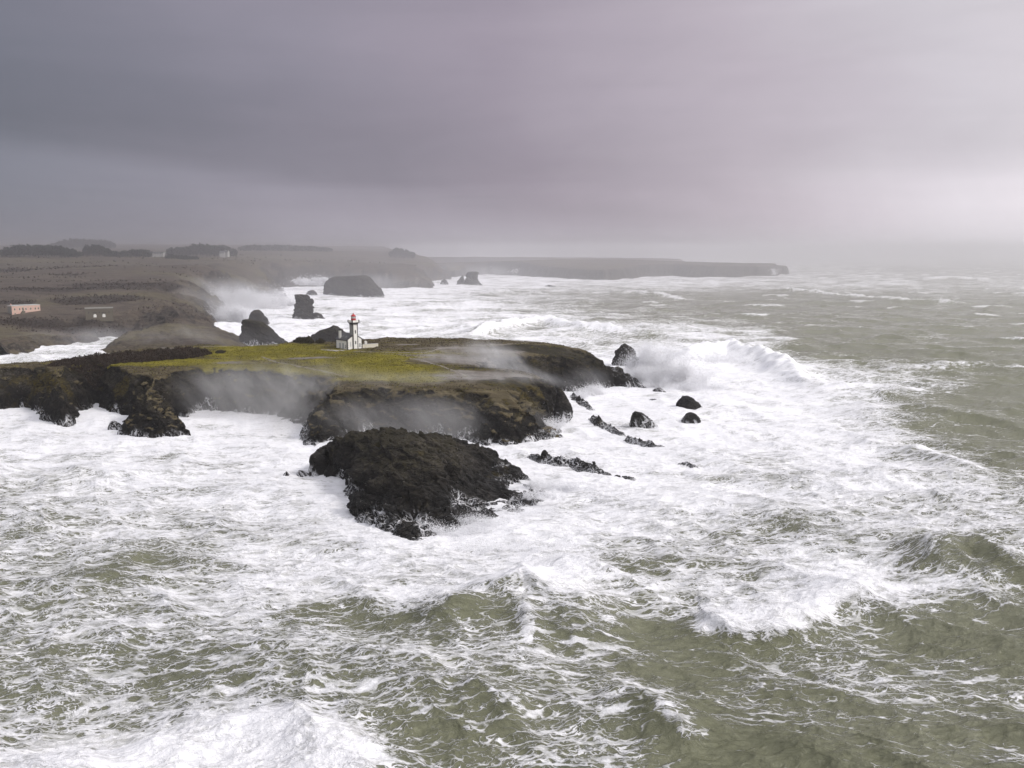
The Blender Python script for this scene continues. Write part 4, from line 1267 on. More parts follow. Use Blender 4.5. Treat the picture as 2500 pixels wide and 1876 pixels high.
# tower
TX0, TX1, TY0, TY1, TH = 3.05, 5.85, -0.42, 2.38, 12.6
tw = MB().box(TX0, TX1, TY0, TY1, B, TH).build('tower', M_WHITE, lh)
MB().box(TX0 - 0.05, TX0 - 0.002, TY0 + 0.66, TY1, 5.0, TH - 0.5).build('grey_panel', M_MGREY, tw)  # even grey panel over the tower's left face
quoin(TX0, TY0, 1, 1, B, TH - 0.1, tw, 0.50, 0.30)
quoin(TX1, TY0, -1, 1, B, TH - 0.1, tw, 0.50, 0.30)
quoin(TX0, TY1, 1, -1, RD - 1.2, TH - 0.1, tw, 0.5, 0.30)
cb = MB()
for i in range(5):
    xx = TX0 + 0.12 + i * (TX1 - TX0 - 0.24 - 0.28) / 4
    for k in range(3):
        e = 0.14 * (k + 1)
        cb.box(xx, xx + 0.28, TY0 - e, TY0 - 0.004, TH - 0.9 + 0.3 * k, TH - 0.6 + 0.3 * k)
    yy = TY0 + 0.12 + i * (TY1 - TY0 - 0.24 - 0.28) / 4
    for k in range(3):
        e = 0.14 * (k + 1)
        cb.box(TX0 - e, TX0 - 0.06, yy, yy + 0.28, TH - 0.9 + 0.3 * k, TH - 0.6 + 0.3 * k)
        cb.box(TX1 + 0.004, TX1 + e, yy, yy + 0.28, TH - 0.9 + 0.3 * k, TH - 0.6 + 0.3 * k)
cb.build('corbel', M_DARK, tw)
MB().box(TX0 - 0.50, TX1 + 0.50, TY0 - 0.50, TY1 + 0.50, TH, TH + 0.28).build('gallery_slab', M_DARK, tw)
O_ = 0.44
pr = MB()
for (a0, a1, b0, b1) in ((TX0 - O_, TX1 + O_, TY0 - O_, TY0 - O_ + 0.25), (TX0 - O_, TX1 + O_, TY1 + O_ - 0.25, TY1 + O_), (TX0 - O_, TX0 - O_ + 0.25, TY0 - O_ + 0.25, TY1 + O_ - 0.25), (TX1 + O_ - 0.25, TX1 + O_, TY0 - O_ + 0.25, TY1 + O_ - 0.25)):
    pr.box(a0, a1, b0, b1, TH + 0.28, TH + 1.25)
par = pr.build('parapet', M_WHITE, tw)
for (cx, cy) in ((TX0 - O_, TY0 - O_), (TX1 + O_, TY0 - O_), (TX0 - O_, TY1 + O_), (TX1 + O_, TY1 + O_)):
    MB().box(cx - 0.20, cx + 0.20, cy - 0.20, cy + 0.20, TH + 0.283, TH + 1.45).build('corner_post', M_DARK, par)
LX, LY, L0 = (TX0 + TX1) / 2, (TY0 + TY1) / 2, TH + 0.28
MB().lathe([(1.16, L0), (1.16, L0 + 1.75), (1.22, L0 + 1.80), (1.22, L0 + 1.9)], 24, LX, LY).build('lantern_base', M_RED, tw)
ln = MB().lathe([(1.02, L0 + 1.9), (1.02, L0 + 2.85)], 24, LX, LY).build('lantern_glass', M_LGLASS, tw)
for k in range(10):
    a = 2 * math.pi * k / 10 + 0.2
    MB().lathe([(0.05, L0 + 1.88), (0.05, L0 + 2.86)], 6, LX + 1.06 * math.cos(a), LY + 1.06 * math.sin(a)).build('glazing_bar', M_DARK, ln)
MB().lathe([(1.24, L0 + 2.85), (1.24, L0 + 2.95), (1.05, L0 + 3.25), (0.75, L0 + 3.55), (0.38, L0 + 3.80), (0.16, L0 + 3.92)], 24, LX, LY).build('lantern_dome', M_RED, tw, True)
MB().lathe([(0.16, L0 + 3.86), (0.13, L0 + 4.1), (0.19, L0 + 4.2), (0.15, L0 + 4.42), (0.05, L0 + 4.5)], 12, LX, LY).build('finial', M_RED, tw, True)


def arch(w, z0, zs, n=8):
    return [(-w / 2, z0), (w / 2, z0)] + [(w / 2 * math.cos(math.pi * k / n), zs + w / 2 * math.sin(math.pi * k / n)) for k in range(n + 1)]


def opening(name, inner, face, u, poly, grow, mf, mi, parent):
    """dark surround standing proud of a wall with a pane or leaf inside; face 'front' (y = 0), 'side' (x = 0) or 'tower'"""
    cz = sum(z for _, z in poly) / len(poly)
    big = [(x * (1 + 2 * grow / 0.9) , cz + (z - cz) * (1 + 1.2 * grow / 1.2)) for x, z in poly]
    base = {'front': 0.0, 'side': 0.0, 'tower': TY0}[face]
    ax = 'x' if face == 'side' else 'y'
    f = MB().prism([(u + x, z) for x, z in big], base - 0.05, base - 0.002, ax).build(name, mf, parent)
    MB().prism([(u + x, z) for x, z in poly], base - 0.075, base - 0.052, ax).build(inner, mi, f)
    return f


rect = lambda w, z0, z1: [(-w / 2, z0), (w / 2, z0), (w / 2, z1), (-w / 2, z1)]
opening('window', 'pane', 'side', 6.5, arch(0.85, 0.75, 2.35), 0.16, M_DARK, M_PALE, lh)
opening('door', 'door_leaf', 'side', 3.7, arch(1.05, 0.05, 2.35), 0.15, M_DARK, M_PALE, lh)
opening('window', 'pane', 'side', 1.35, rect(0.55, 0.75, 1.45), 0.1, M_DARK, M_PANE, lh)
opening('window', 'pane', 'side', 1.35, rect(0.45, 1.75, 2.15), 0.1, M_DARK, M_PANE, lh)
opening('window', 'pane', 'front', 1.75, rect(0.42, 1.5, 3.6), 0.05, M_MGREY, M_PALE, lh)
opening('window', 'pane', 'front', 7.05, rect(0.60, 1.0, 2.45), 0.16, M_DARK, M_PALE, lh)
opening('window', 'pane', 'tower', 4.45, rect(0.48, 2.5, 3.9), 0.07, M_DARK, M_PANE, tw)
opening('window', 'pane', 'tower', 4.45, rect(0.48, 7.6, 9.1), 0.07, M_DARK, M_PANE, tw)

# cream yard wall and the round-headed little hut behind it
wl = empty('yard_wall', LH + Vector((math.cos(YAW) * 8.62, math.sin(YAW) * 8.62, -0.1)), math.radians(36))
tag(wl, 'low cream yard wall running right from the lighthouse', 'wall')
MB().box(0, 8.4, 0, 0.45, -1.5, 2.0).build('wall_body', M_CREAM, wl)
MB().box(-0.03, 8.46, -0.06, 0.51, 2.003, 2.14).build('coping', M_PALE, wl)
ht = empty('hut', at(893, 846, LZ + 0.2), math.radians(30))
tag(ht, 'tiny white round-headed hut peeping over the yard wall', 'hut')
MB().prism([(-0.55, -1), (0.55, -1), (0.55, 2.2)] + [(0.55 * math.cos(math.pi * k / 8), 2.2 + 0.5 * math.sin(math.pi * k / 8)) for k in range(1, 8)] + [(-0.55, 2.2)], -0.6, 0.6).build('hut_body', M_WHITE, ht)
MB().box(-0.62, 0.62, -0.66, 0.66, 2.12, 2.2).build('hut_cornice', M_CREAM, ht)

# forecourt slab
fc_ = MB().prism([(-7.0, -0.8), (-1.0, -2.0), (10.4, -1.9), (10.4, -0.03), (-0.06, -0.05), (-0.06, HD + 1.2), (-4.0, HD + 3.0), (-9, HD - 1)], -1.6, 0.03)
fc_.v = [(x, z, y) for (x, y, z) in fc_.v]
fo = fc_.build('forecourt', M_PAVE)
fo.location = LH
fo.rotation_euler = (0, 0, YAW)
tag(fo, kind='structure')


def block_building(name, label, cat, p0, p1, zb, depth, hgt, mat, parapet=None):
    """flat-topped block whose front runs between two photo places"""
    a, b = p0, p1
    e = b - a
    rz = math.atan2(e.y, e.x)
    o = empty(name, a, rz)
    tag(o, label, cat)
    w = e.length
    MB().box(0, w, 0, depth, -3.5, hgt).build('wall', mat, o)
    return o, w


# pink two-storey house on the moor
o, w = block_building('house', 'long pink two-storey house with flat roof on the moor', 'house', at(30, 771, 13.5), at(99.5, 769, 13.0), 0, 9.0, 7.6, M_PINK)
MB().box(-0.03, w + 0.03, -0.03, 9.03, 7.0, 7.2).build('cornice', M_CREAM, o)
MB().box(-0.25, w + 0.25, -0.25, 9.25, 7.603, 7.95).build('roof', M_PALE, o)
MB().box(-0.03, -0.002, 0, 9.0, -3.5, 6.99).build('side_wall', M_GREYW, o)
MB().box(0, w, -0.06, -0.003, 3.3, 3.5).build('string_course', M_CREAM, o)
for k, fx in enumerate((0.10, 0.27, 0.385, 0.49, 0.66, 0.82, 0.93)):
    if k == 2:
        f = MB().prism([(w * fx + x, z) for x, z in arch(1.4, 3.5, 5.7)], -0.10, -0.004).build('door', M_CREAM, o)
        MB().prism([(w * fx + x, z) for x, z in arch(1.0, 3.55, 5.6)], -0.14, -0.103).build('door_leaf', M_PANE, f)
    else:
        f = MB().prism([(w * fx + x, z) for x, z in arch(1.3, 3.95, 5.4)], -0.10, -0.004).build('window', M_CREAM, o)
        MB().prism([(w * fx + x, z) for x, z in arch(0.85, 4.1, 5.3)], -0.14, -0.103).build('pane', M_PANE, f)
for fx in (0.10, 0.42, 0.66, 0.82):
    f = MB().prism([(w * fx + x, z) for x, z in rect(1.2, 0.8, 2.2)], -0.10, -0.004).build('window', M_CREAM, o)
    MB().prism([(w * fx + x, z) for x, z in rect(0.8, 1.0, 2.0)], -0.14, -0.103).build('pane', M_PANE, f)
MB().prism([(w * 0.385 - 0.8, -2), (w * 0.385 + 0.8, -2), (w * 0.385 + 0.8, 3.4), (w * 0.385 - 0.8, 3.4), (w * 0.385 - 4.4, -2)], -2.3, -0.15).build('outside_stair', M_FORT, o)
MB().box(1.6, 2.3, 6.5, 7.2, 7.95, 9.0).build('chimney', M_PINK, o)

# grey fort with two white arches
o, w = block_building('fort', 'grey stone fort with two white arched doors on the moor', 'fort', at(209, 776, 13.2), at(277, 774, 13.2), 0, 12.0, 6.6, M_FORT)
MB().box(-0.30, w + 0.30, -0.30, 12.3, 6.603, 7.2).build('parapet', M_GREYW, o)
MB().box(0, w, -0.08, -0.003, 5.2, 5.5).build('string_course', M_FORT, o)
for fx in (0.34, 0.66):
    f = MB().prism([(w * fx + x, z) for x, z in arch(2.7, 0.0, 1.6)], -0.10, -0.004).build('door_surround', M_FORT, o)
    MB().prism([(w * fx + x, z) for x, z in arch(2.2, 0.0, 1.5)], -0.14, -0.103).build('door_leaf', M_WHITE, f)
    MB().box(w * fx - 1.5, w * fx + 1.5, -0.5, -0.003, 3.5, 4.0).build('canopy', M_DARK, o)
for fx in (0.12, 0.5, 0.85):
    MB().box(w * fx - 0.3, w * fx + 0.3, -0.06, -0.004, 3.2, 4.4).build('embrasure', M_DARK, o)


def cottage(label, px, py, dist, w, dp, ev, rd, rz, group):
    p = at_d(px, py, dist)
    o = empty('cottage', p, rz)
    tag(o, label, 'cottage', group)
    MB().prism([(0, -6), (dp, -6), (dp, ev), (dp / 2, rd), (0, ev)], 0, w, 'x').build('wall', M_DIMW, o)
    r = MB().prism([(-0.4, ev - 0.3), (dp / 2, rd + 0.02), (dp / 2, rd + 0.3), (-0.4, ev)], -0.2, w + 0.2, 'x').prism([(dp + 0.4, ev - 0.3), (dp / 2, rd + 0.02), (dp / 2, rd + 0.3), (dp + 0.4, ev)], -0.2, w + 0.2, 'x').build('roof', M_SLATE, o)
    MB().box(0.2, 1.0, dp / 2 - 0.4, dp / 2 + 0.4, rd - 1, rd + 1.2).build('chimney', M_DIMW, r)
    for k in (0.25, 0.5, 0.75):
        MB().box(w * k - 0.5, w * k + 0.5, -0.05, -0.003, 1.0, 2.4).build('window', M_PANE, o)


CG = 'white cottages among the far woods'
cottage('small white cottage in front of the broad far wood', 536, 621, 1690, 9, 6, 3.0, 5.5, 0.1, CG)
cottage('second white cottage right beside the small one in front of the broad far wood', 547, 620, 1700, 8, 6, 3.4, 6.2, -0.3, CG)
cottage('long low white cottage between two far woods', 372, 622, 1480, 18, 6, 2.4, 4.2, 0.05, CG)

# ------------------------------------------------------------------ vegetation
def leaf_mat(name, c0, c1):
    m, g, out = material(name)
    P = g.n('ShaderNodeNewGeometry').outputs['Position']
    col = g.mix(g.noise(P, 0.35, 4, 0.7), c0, c1)
    surface(g, out, col, 0.9, None, 0.1)
    return m


M_PINE = leaf_mat("pine_foliage", (0.010, 0.013, 0.010), (0.035, 0.038, 0.026))
M_GORSE = leaf_mat("bare_scrub", (0.020, 0.013, 0.009), (0.062, 0.046, 0.034))
M_BUSH = leaf_mat("bush_leaves", (0.018, 0.016, 0.010), (0.060, 0.052, 0.030))


def tufts(pos, size, up=0.3, aspect=1.0):
    """one small bent leaf clump (two triangles) at every position"""
    n = len(pos)
    a = rng.normal(size=(n, 3))
    a /= np.linalg.norm(a, axis=1, keepdims=True)
    b = rng.normal(size=(n, 3))
    b[:, 2] += up
    b = b - (a * b).sum(1, keepdims=True) * a
    b /= np.linalg.norm(b, axis=1, keepdims=True)
    s = (np.asarray(size) * rng.uniform(0.6, 1.3, n))[:, None]
    c = np.cross(a, b)
    v = np.stack([pos - a * s * 0.5, pos + a * s * 0.5, pos + b * s * aspect + c * s * 0.2, ], 1).reshape(-1, 3)
    t = np.arange(n * 3).reshape(-1, 3)
    return v, t


def ground_moor(x, y):
    i = np.abs(MY[:, 0] - y).argmin()
    j = np.abs(MX[i] - x).argmin()
    return float(MH[i, j])


def grove(label, px0, px1, ptop, dist, depth, n, prof, size):
    """wood seen as one mass; prof: crown-top heights (0..1) along it"""
    a, b = at_d(px0, 620, dist).x, at_d(px1, 620, dist).x
    ztop = at_d(px0, ptop, dist).z
    pos, trunks = [], []
    m = max(5, int((b - a) / 6.5))
    for i in range(m):
        for r in range(3):
            t = (i + rng.uniform(0.1, 0.9)) / m
            x = a + t * (b - a)
            y = dist + (r - 1) * depth * 0.35 + rng.uniform(-3, 3)
            gz = ground_moor(x, y)
            H = (ztop - gz) * np.interp(t, np.linspace(0, 1, len(prof)), prof) * rng.uniform(0.86, 1.04)
            H = max(H, 3.0)
            trunks.append((x, y, gz, H))
            k = max(30, n // (m * 3))
            w = rng.normal(size=(k, 3))
            w /= np.linalg.norm(w, axis=1, keepdims=True)
            w *= rng.uniform(0.35, 1.0, (k, 1)) ** 0.5
            R = rng.uniform(4.0, 6.0)
            pos.append(np.stack([x + w[:, 0] * R, y + w[:, 1] * R, gz + H * (0.56 + 0.44 * w[:, 2])], 1))
    pos = np.concatenate(pos)
    v, t = tufts(pos, size)
    me = np_mesh('pine_wood', v, None, False, None, t)
    o = link('pine_wood', me, M_PINE)
    tag(o, label, 'wood', kind='stuff')
    tb = MB()
    for x, y, gz, H in trunks:
        tb.lathe([(0.45, gz - 1), (0.22, gz + H * 0.8)], 6, x, y)
    tb.build('trunks', M_GORSE, o)


grove('dark rounded wood at the left end of the skyline', 14, 192, 597, 1400, 40, 9000, [0.5, 0.9, 1.0, 0.98, 1.0, 0.95, 0.85, 0.62, 0.3], 2.4)
grove('small domed wood right of the dark rounded wood', 206, 262, 598, 1500, 26, 4000, [0.6, 0.95, 1.0, 0.95, 0.7], 2.4)
grove('low trees between two domed woods', 258, 294, 612, 1480, 20, 2000, [0.8, 1.0, 0.8, 0.7], 2.2)
grove('small ragged wood left of the long white cottage', 296, 366, 608, 1500, 24, 4000, [0.4, 0.8, 0.8, 1.0, 0.9, 0.95, 0.6], 2.3)
grove('broad wood behind the white cottages', 416, 574, 595, 1750, 46, 9000, [0.5, 0.75, 0.7, 1.0, 0.98, 0.95, 0.9, 0.85, 0.5], 2.8)
grove('pale far wood right of the broad wood', 590, 806, 597, 2300, 60, 9000, [0.6, 0.95, 0.8, 0.9, 0.85, 0.75, 0.7, 0.6, 0.4], 3.6)
grove('faint wood high on the skyline behind the dark rounded wood', 134, 276, 583, 2700, 60, 8000, [0.5, 0.85, 1.0, 0.97, 0.95, 0.9, 0.6], 4.0)
grove('faint lone wood on the far slope above the bay', 952, 1012, 605, 2250, 30, 3000, [0.5, 1.0, 0.95, 0.7, 0.5], 3.2)
grove('low dark scrub trees in front of the broad wood', 406, 476, 622, 1420, 14, 2500, [0.7, 1.0, 0.8, 0.7, 0.5], 2.0)


# low scrub and heather tussocks all over the moor
n_ = 110000
uu = rng.uniform(-0.64, -0.10, n_)
dd = CAM_H / rng.uniform(CAM_H / 2000, CAM_H / 640, n_)
xx = uu * dd
ii = np.clip(np.searchsorted(MY[:, 0], dd), 0, MY.shape[0] - 1)
jj = np.clip(np.round((uu - (-0.86)) / (-0.055 + 0.86) * (MX.shape[1] - 1)).astype(int), 0, MX.shape[1] - 1)
gz = MH[ii, jj]
dens = np.clip(-0.12 + 0.5 * fbm(xx / 110, dd / 30, 4.0, 4, 0.6), 0, 1) + scrub_f(xx, dd, 0) * 0.6
k = (gz > 2.5) & (rng.uniform(0, 1, n_) < dens)
pos = np.stack([xx, dd, gz + 0.2], 1)[k]
v, t = tufts(pos, np.clip(dd[k] / 700, 0.8, 2.6) * 1.3, 1.2)
o = link('scrub', np_mesh('scrub', v, None, False, None, t), M_GORSE)
tag(o, kind='stuff')


def scrubland(name, label, cat, outline, n, hmin, hmax, mat, kind=None, size=0.5, group=None):
    P = np.array(pxy(outline))
    x0, y0 = P.min(0)
    x1, y1 = P.max(0)
    pts = np.stack([rng.uniform(x0, x1, n * 6), rng.uniform(y0, y1, n * 6)], 1)
    sdv = poly_sd(pts[:, 0], pts[:, 1], P)
    pts, sdv = pts[sdv > 0][:n], sdv[sdv > 0][:n]
    gz = head_z(pts[:, 0], pts[:, 1])
    top = np.clip(sdv / 2.2, 0.25, 1) * (hmin + (hmax - hmin) * np.clip(0.5 + 0.6 * fbm(pts[:, 0] / 3, pts[:, 1] / 3, 1.0, 3), 0, 1))
    pos = np.stack([pts[:, 0], pts[:, 1], gz + top * rng.uniform(0.0, 1.0, len(pts)) ** 0.6], 1)
    v, t = tufts(pos, size, 1.3, 1.3)
    o = link(name, np_mesh(name, v, None, False, None, t), mat)
    tag(o, label, cat, group, kind)


scrubland('thicket', 'long dark bare thicket along the back of the green headland', 'thicket',
          [(110, 895, 17), (230, 892, 17), (380, 883, 17), (470, 876, 17), (519, 866, 17.3), (505, 860, 17.5), (440, 858, 17.6), (330, 868, 17.5), (240, 876, 17), (170, 886, 17)], 26000, 1.2, 3.0, M_GORSE, size=0.55)
BG = 'dark bushes on the skyline left of the lighthouse'
scrubland('bush', 'broad dark bush on the turf edge left of the lighthouse', 'bush', [(714, 838, 18.6), (735, 840, 18.5), (766, 840, 18.5), (766, 833, 18.7), (735, 832, 18.7)], 5000, 1.2, 3.0, M_BUSH, size=0.5, group=BG)
scrubland('bush', 'low dark bush between the broad bush and the lighthouse', 'bush', [(770, 839, 18.6), (790, 840, 18.5), (794, 834, 18.7), (772, 834, 18.7)], 2500, 0.8, 1.9, M_BUSH, size=0.45, group=BG)
scrubland('bush', 'small dark shrub alone on the turf right of the long thicket', 'bush', [(526, 862, 17.6), (545, 863, 17.6), (552, 858, 17.7), (530, 857, 17.7)], 1500, 0.4, 1.0, M_BUSH, size=0.4, group=BG)


# turf: grass tussocks and brown heather tufts over the headland
def turf(name, n, field, lo, size, mat, aspect):
    x = rng.uniform(-215, 55, n)
    y = rng.uniform(320, 470, n)
    i, j = ((y - HY0) / HR).astype(int), ((x - HX0) / HR).astype(int)
    f = field[i, j] + 0.7 * fbm(x / 7, y / 4, 2.0, 3)
    k = (f > lo) & (rocky[i, j] < 0.45) & (head_h[i, j] > 7)
    x, y = x[k], y[k]
    v, t = tufts(np.stack([x, y, head_z(x, y) + 0.06], 1), size, 1.4, aspect)
    o = link(name, np_mesh(name, v, None, False, None, t), mat)
    tag(o, kind='stuff')


M_TURF = leaf_mat("turf_blades", (0.085, 0.078, 0.012), (0.215, 0.190, 0.030))
M_HEATH = leaf_mat("heather_tufts", (0.026, 0.020, 0.013), (0.090, 0.070, 0.042))
turf('grass', 90000, grass - bare * 0.8, 0.25, 0.42, M_TURF, 0.7)
turf('heather', 40000, 0.55 - grass - bare * 1.5 - soft_rocky, 0.25, 0.55, M_HEATH, 0.7)


# paths trodden over the turf
def path(pts, w, name='path'):
    L = [at(*p) for p in pts]
    P = []
    for i in range(len(L) - 1):
        k = max(2, int((L[i + 1] - L[i]).length / 0.7))
        P += [L[i].lerp(L[i + 1], q / k) for q in range(k)]
    P.append(L[-1])
    co, n = [], 6
    for i, p in enumerate(P):
        t = (P[min(i + 1, len(P) - 1)] - P[max(i - 1, 0)])
        nn = Vector((-t.y, t.x, 0)).normalized()
        ww = w * (1 + 0.35 * float(perlin(p.x / 2.5, p.y / 2.5, 3.0)))
        off = 0.5 * float(perlin(p.x / 5, p.y / 5, 7.0))
        for k in range(n):
            s = (k / (n - 1) - 0.5) * 2
            r = p + nn * (s * ww + off)
            co.append((r.x, r.y, float(head_z(r.x, r.y)) + (0.12 if abs(s) < 0.9 else -0.08)))
    o = link(name, np_mesh(name, np.array(co), grid_quads(len(P), n), True), M_PATH)
    tag(o, kind='structure')


m, g, out = material("trodden_path")
P_ = g.n('ShaderNodeNewGeometry').outputs['Position']
surface(g, out, g.ramp(g.noise(P_, 0.8, 5, 0.7), [(0.35, (0.11, 0.095, 0.07)), (0.6, (0.24, 0.215, 0.185)), (0.75, (0.31, 0.285, 0.25))]), 0.95, g.bump(g.noise(P_, 3.0, 4), 0.1), 0.2)
M_PATH = m
path([(640, 872, 17.3), (665, 879, 17.1), (700, 888, 16.8), (740, 896, 16.5), (790, 905, 16.2), (850, 921, 15.6)], 0.9)
path([(862, 859, 18), (930, 860, 18), (990, 863, 17.7), (1040, 862, 17.8), (1090, 852, 18.3), (1150, 846, 18.8), (1230, 842, 19.3), (1290, 839, 19.6)], 0.8)
path([(1000, 875, 17.2), (1040, 882, 16.9), (1080, 895, 16.3), (1110, 908, 15.8), (1140, 922, 15.4)], 0.9)
path([(240, 879, 17.2), (330, 863, 17.8), (420, 853, 18), (500, 847, 18), (600, 844, 18), (680, 843, 18.3)], 0.6)

# ------------------------------------------------------------------ mist and spray
def mist(px, py, dist, rx, ry, rz, dens, seed, tilt=0.0, col=(0.90, 0.90, 0.91), nsc=0.07, lo=0.32, hi=0.80, name='mist'):
    """drifting spray: a soft-edged, streaky volume"""
    m, g, out = material("spray_mist")
    tc = g.n('ShaderNodeTexCoord').outputs['Object']
    P = g.n('ShaderNodeNewGeometry').outputs['Position']
    r = g.v('LENGTH', tc)
    f = g.step(r, 1.0, 0.25)
    x, y, z = g.xyz(P)
    st = g.comb(g.add(x, g.mul(z, 0.6)), y, g.mul(z, 0.55))
    n = g.step(g.noise(g.v('ADD', st, (seed * 31.0, seed * 17.0, 0)), nsc, 4, 0.6, 0.6), lo, hi)
    p = g.n('ShaderNodeVolumePrincipled')
    g.put(p.inputs['Color'], col)
    g.put(p.inputs['Density'], g.mul(g.mul(f, n), dens))
    p.inputs['Anisotropy'].default_value = 0.2
    g.t.links.new(p.outputs[0], out.inputs['Volume'])
    import bmesh
    bm = bmesh.new()
    bmesh.ops.create_icosphere(bm, subdivisions=2, radius=1.0)
    me = bpy.data.meshes.new(name)
    bm.to_mesh(me)
    bm.free()
    o = link(name, me, m)
    o.location = at_d(px, py, dist)
    o.scale = (rx, ry, rz)
    o.rotation_euler = (0, tilt, 0)
    tag(o, kind='stuff')


GREY = (0.84, 0.83, 0.82)
mist(600, 965, 352, 40, 18, 17, 0.075, 1, col=GREY)
mist(720, 975, 348, 52, 20, 19, 0.080, 2, col=GREY, nsc=0.10)
mist(860, 995, 334, 50, 18, 18, 0.080, 3, col=GREY, nsc=0.09)
mist(1000, 1030, 304, 46, 15, 12, 0.070, 9, col=GREY)
mist(780, 1050, 320, 36, 12, 10, 0.080, 10, col=GREY)
mist(1300, 1040, 312, 16, 8, 10, 0.060, 19, col=GREY)
mist(1150, 868, 384, 30, 14, 7, 0.085, 4, col=(0.97, 0.97, 0.98), nsc=0.13)
mist(1215, 880, 376, 20, 12, 9, 0.12, 11, 0.5, col=(0.97, 0.97, 0.98), nsc=0.13)
mist(1120, 925, 338, 46, 14, 4, 0.06, 5, nsc=0.13)
mist(1290, 912, 346, 24, 10, 4, 0.08, 12, 0.25, nsc=0.13)
mist(1420, 930, 404, 16, 8, 8, 0.08, 13)
mist(560, 745, 850, 70, 55, 30, 0.050, 6, nsc=0.03)
mist(470, 720, 1000, 90, 60, 24, 0.022, 14, nsc=0.03)
mist(420, 825, 585, 90, 30, 12, 0.016, 7, nsc=0.05)
mist(180, 825, 620, 60, 30, 10, 0.022, 15, nsc=0.05)
mist(1620, 915, 440, 20, 12, 12, 0.20, 8, col=(0.98, 0.98, 0.99))
mist(1690, 982, 384, 11, 6, 5, 0.22, 20, col=(0.98, 0.98, 0.99), lo=0.2, nsc=0.15)
mist(1700, 690, 2300, 260, 60, 22, 0.006, 16, nsc=0.012)
mist(1100, 665, 2300, 260, 120, 24, 0.010, 17, nsc=0.012)
mist(870, 690, 1520, 160, 60, 20, 0.010, 18, nsc=0.02)


m, g, out = material("spray_drops")
d_ = g.n('ShaderNodeBsdfDiffuse')
t_ = g.n('ShaderNodeBsdfTranslucent')
for q in (d_, t_):
    g.put(q.inputs['Color'], (0.93, 0.93, 0.945))
mx_ = g.n('ShaderNodeMixShader')
mx_.inputs[0].default_value = 0.5
g.t.links.new(d_.outputs[0], mx_.inputs[1])
g.t.links.new(t_.outputs[0], mx_.inputs[2])
g.t.links.new(mx_.outputs[0], out.inputs['Surface'])
M_SPRAY = m


def burst(px, py, dist, n, rx, ry, rz, size, lift=1.0, lean=0.0, seed=0, lumps=14):
    """a plume of broken water: many small flecks gathered in billows"""
    r = np.random.default_rng(100 + seed)
    c = np.array(at_d(px, py, dist))
    # jets thrown up from the foot, spreading and falling back
    o0 = np.stack([r.normal(0, 0.55, lumps), r.normal(0, 0.45, lumps), np.full(lumps, -0.25)], 1)
    d = np.stack([r.normal(0, 0.35, lumps), r.normal(0, 0.25, lumps), r.uniform(0.35, 1.35, lumps)], 1)
    wid = r.uniform(0.10, 0.26, lumps)
    wt = d[:, 2] ** 1.5 * wid
    k = r.choice(lumps, n, p=wt / wt.sum())
    t = r.uniform(0, 1, n) ** 0.75
    w = r.normal(size=(n, 3)) * np.exp(r.normal(0, 0.35, (n, 1)))
    p = o0[k] + d[k] * t[:, None] + w * (wid[k] * (0.35 + 0.9 * t))[:, None]
    p[:, 2] = np.where(p[:, 2] < -0.3, -0.3 + 0.1 * r.uniform(0, 1, n), p[:, 2])
    p[:, 0] += lean * np.maximum(p[:, 2], 0) ** 1.3
    p = c + p * np.array([rx, ry, rz])
    p = p[p[:, 2] > -0.5]
    v, t = tufts(p, size, 0.2)
    o = link('spray', np_mesh('spray', v, None, False, None, t), M_SPRAY)
    tag(o, kind='stuff')


burst(1585, 900, 437, 60000, 9, 6, 11, 0.27, seed=1, lean=0.1, lumps=26)
burst(1625, 925, 428, 50000, 14, 8, 8, 0.27, seed=2, lumps=26)
burst(1690, 960, 415, 30000, 16, 8, 4.5, 0.27, seed=21, lumps=26)
burst(1530, 930, 428, 26000, 9, 5, 5, 0.27, seed=3)
burst(1450, 960, 404, 16000, 9, 4, 3, 0.26, seed=22)
burst(560, 785, 815, 50000, 24, 14, 13, 0.6, seed=4, lumps=22)
burst(625, 745, 1010, 40000, 28, 16, 14, 0.7, seed=5, lumps=20)
burst(690, 745, 1040, 16000, 22, 10, 7, 0.6, seed=6)
burst(770, 693, 1500, 5000, 24, 12, 9, 1.5, seed=7)
burst(1180, 1400, 180, 16000, 9, 5, 2.2, 0.17, seed=8, lumps=26)
burst(1110, 1310, 200, 12000, 8, 4, 2.4, 0.18, seed=9, lumps=22)
burst(1680, 664, 2310, 2500, 40, 12, 12, 2.6, seed=10)
burst(1300, 668, 2380, 2000, 50, 12, 10, 2.6, seed=12)
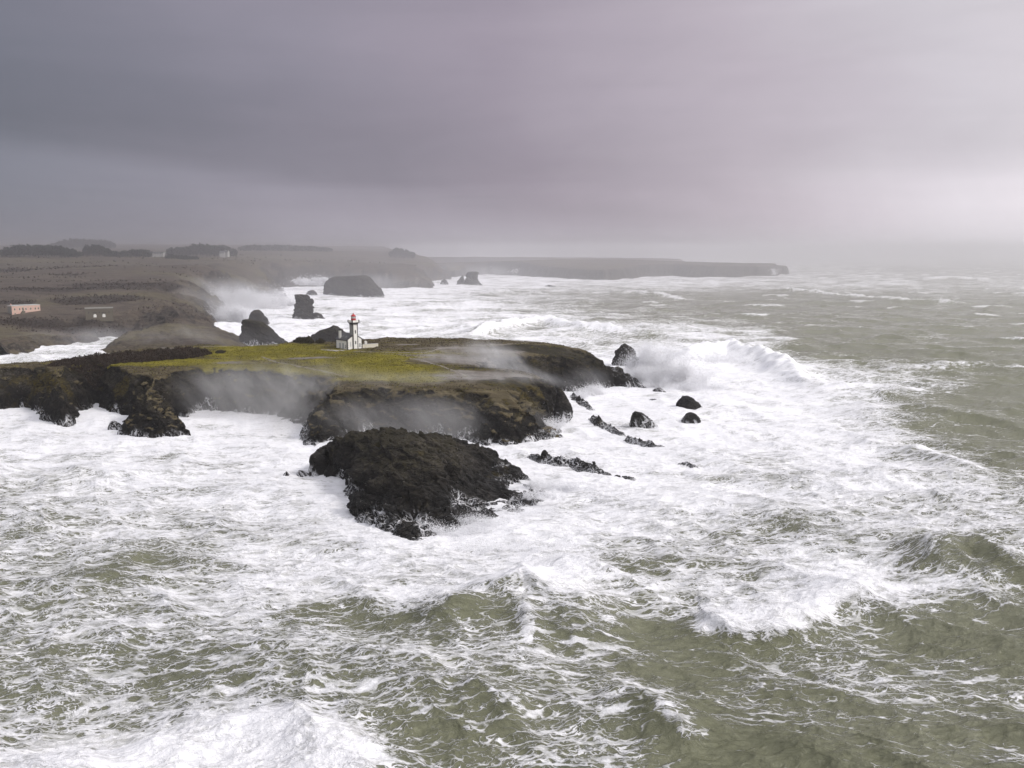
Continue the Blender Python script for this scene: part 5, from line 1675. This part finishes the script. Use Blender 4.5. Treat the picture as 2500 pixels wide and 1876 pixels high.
burst(1410, 970, 396, 5000, 8, 4, 3, 0.36, seed=13)
burst(1340, 1045, 318, 6000, 5, 4, 3.2, 0.28, seed=14)
burst(1330, 1215, 222, 5000, 4, 3, 1.6, 0.18, seed=15)
burst(1150, 1282, 206, 14000, 8, 3, 1.8, 0.15, seed=30, lumps=26)
burst(1270, 1262, 214, 14000, 7, 4, 2.0, 0.15, seed=31, lumps=26)
burst(1350, 1190, 236, 10000, 6, 4, 2.0, 0.16, seed=32, lumps=22)
burst(1250, 1350, 190, 20000, 12, 6, 2.2, 0.16, seed=33, lumps=30)
burst(1900, 1490, 160, 16000, 11, 3, 1.3, 0.13, seed=34, lumps=30)
burst(1720, 880, 415, 12000, 16, 6, 4, 0.28, seed=35, lumps=24)
burst(1700, 992, 381, 16000, 8, 4, 3.6, 0.24, seed=36, lumps=24)
burst(1850, 668, 2330, 3000, 40, 10, 12, 2.2, seed=37)

# ------------------------------------------------------------------ air
def box_mesh(name, x0, x1, y0, y1, z0, z1):
    v = [(x0, y0, z0), (x1, y0, z0), (x1, y1, z0), (x0, y1, z0), (x0, y0, z1), (x1, y0, z1), (x1, y1, z1), (x0, y1, z1)]
    f = [(0, 3, 2, 1), (4, 5, 6, 7), (0, 1, 5, 4), (1, 2, 6, 5), (2, 3, 7, 6), (3, 0, 4, 7)]
    me = bpy.data.meshes.new(name)
    me.from_pydata(v, [], f)
    return me


def make_air(name, dens, aniso, y0, y1, z0, z1):
    m, g, out = material("sea_air")
    p = g.n('ShaderNodeVolumePrincipled')
    g.put(p.inputs['Color'], (0.985, 0.98, 0.99))
    p.inputs['Density'].default_value = dens
    p.inputs['Anisotropy'].default_value = aniso
    g.t.links.new(p.outputs[0], out.inputs['Volume'])
    o = link(name, box_mesh(name, -30000 - z0, 30000 + z0, y0, y1, z0, z1), m)
    tag(o, kind='stuff')


make_air('haze', 0.00010, 0.7, -300, 15000, -14, 112)
make_air('rain_mist', 0.00041, 0.8, 540, 14600, -12, 106)         # the shower drifting over the far coast
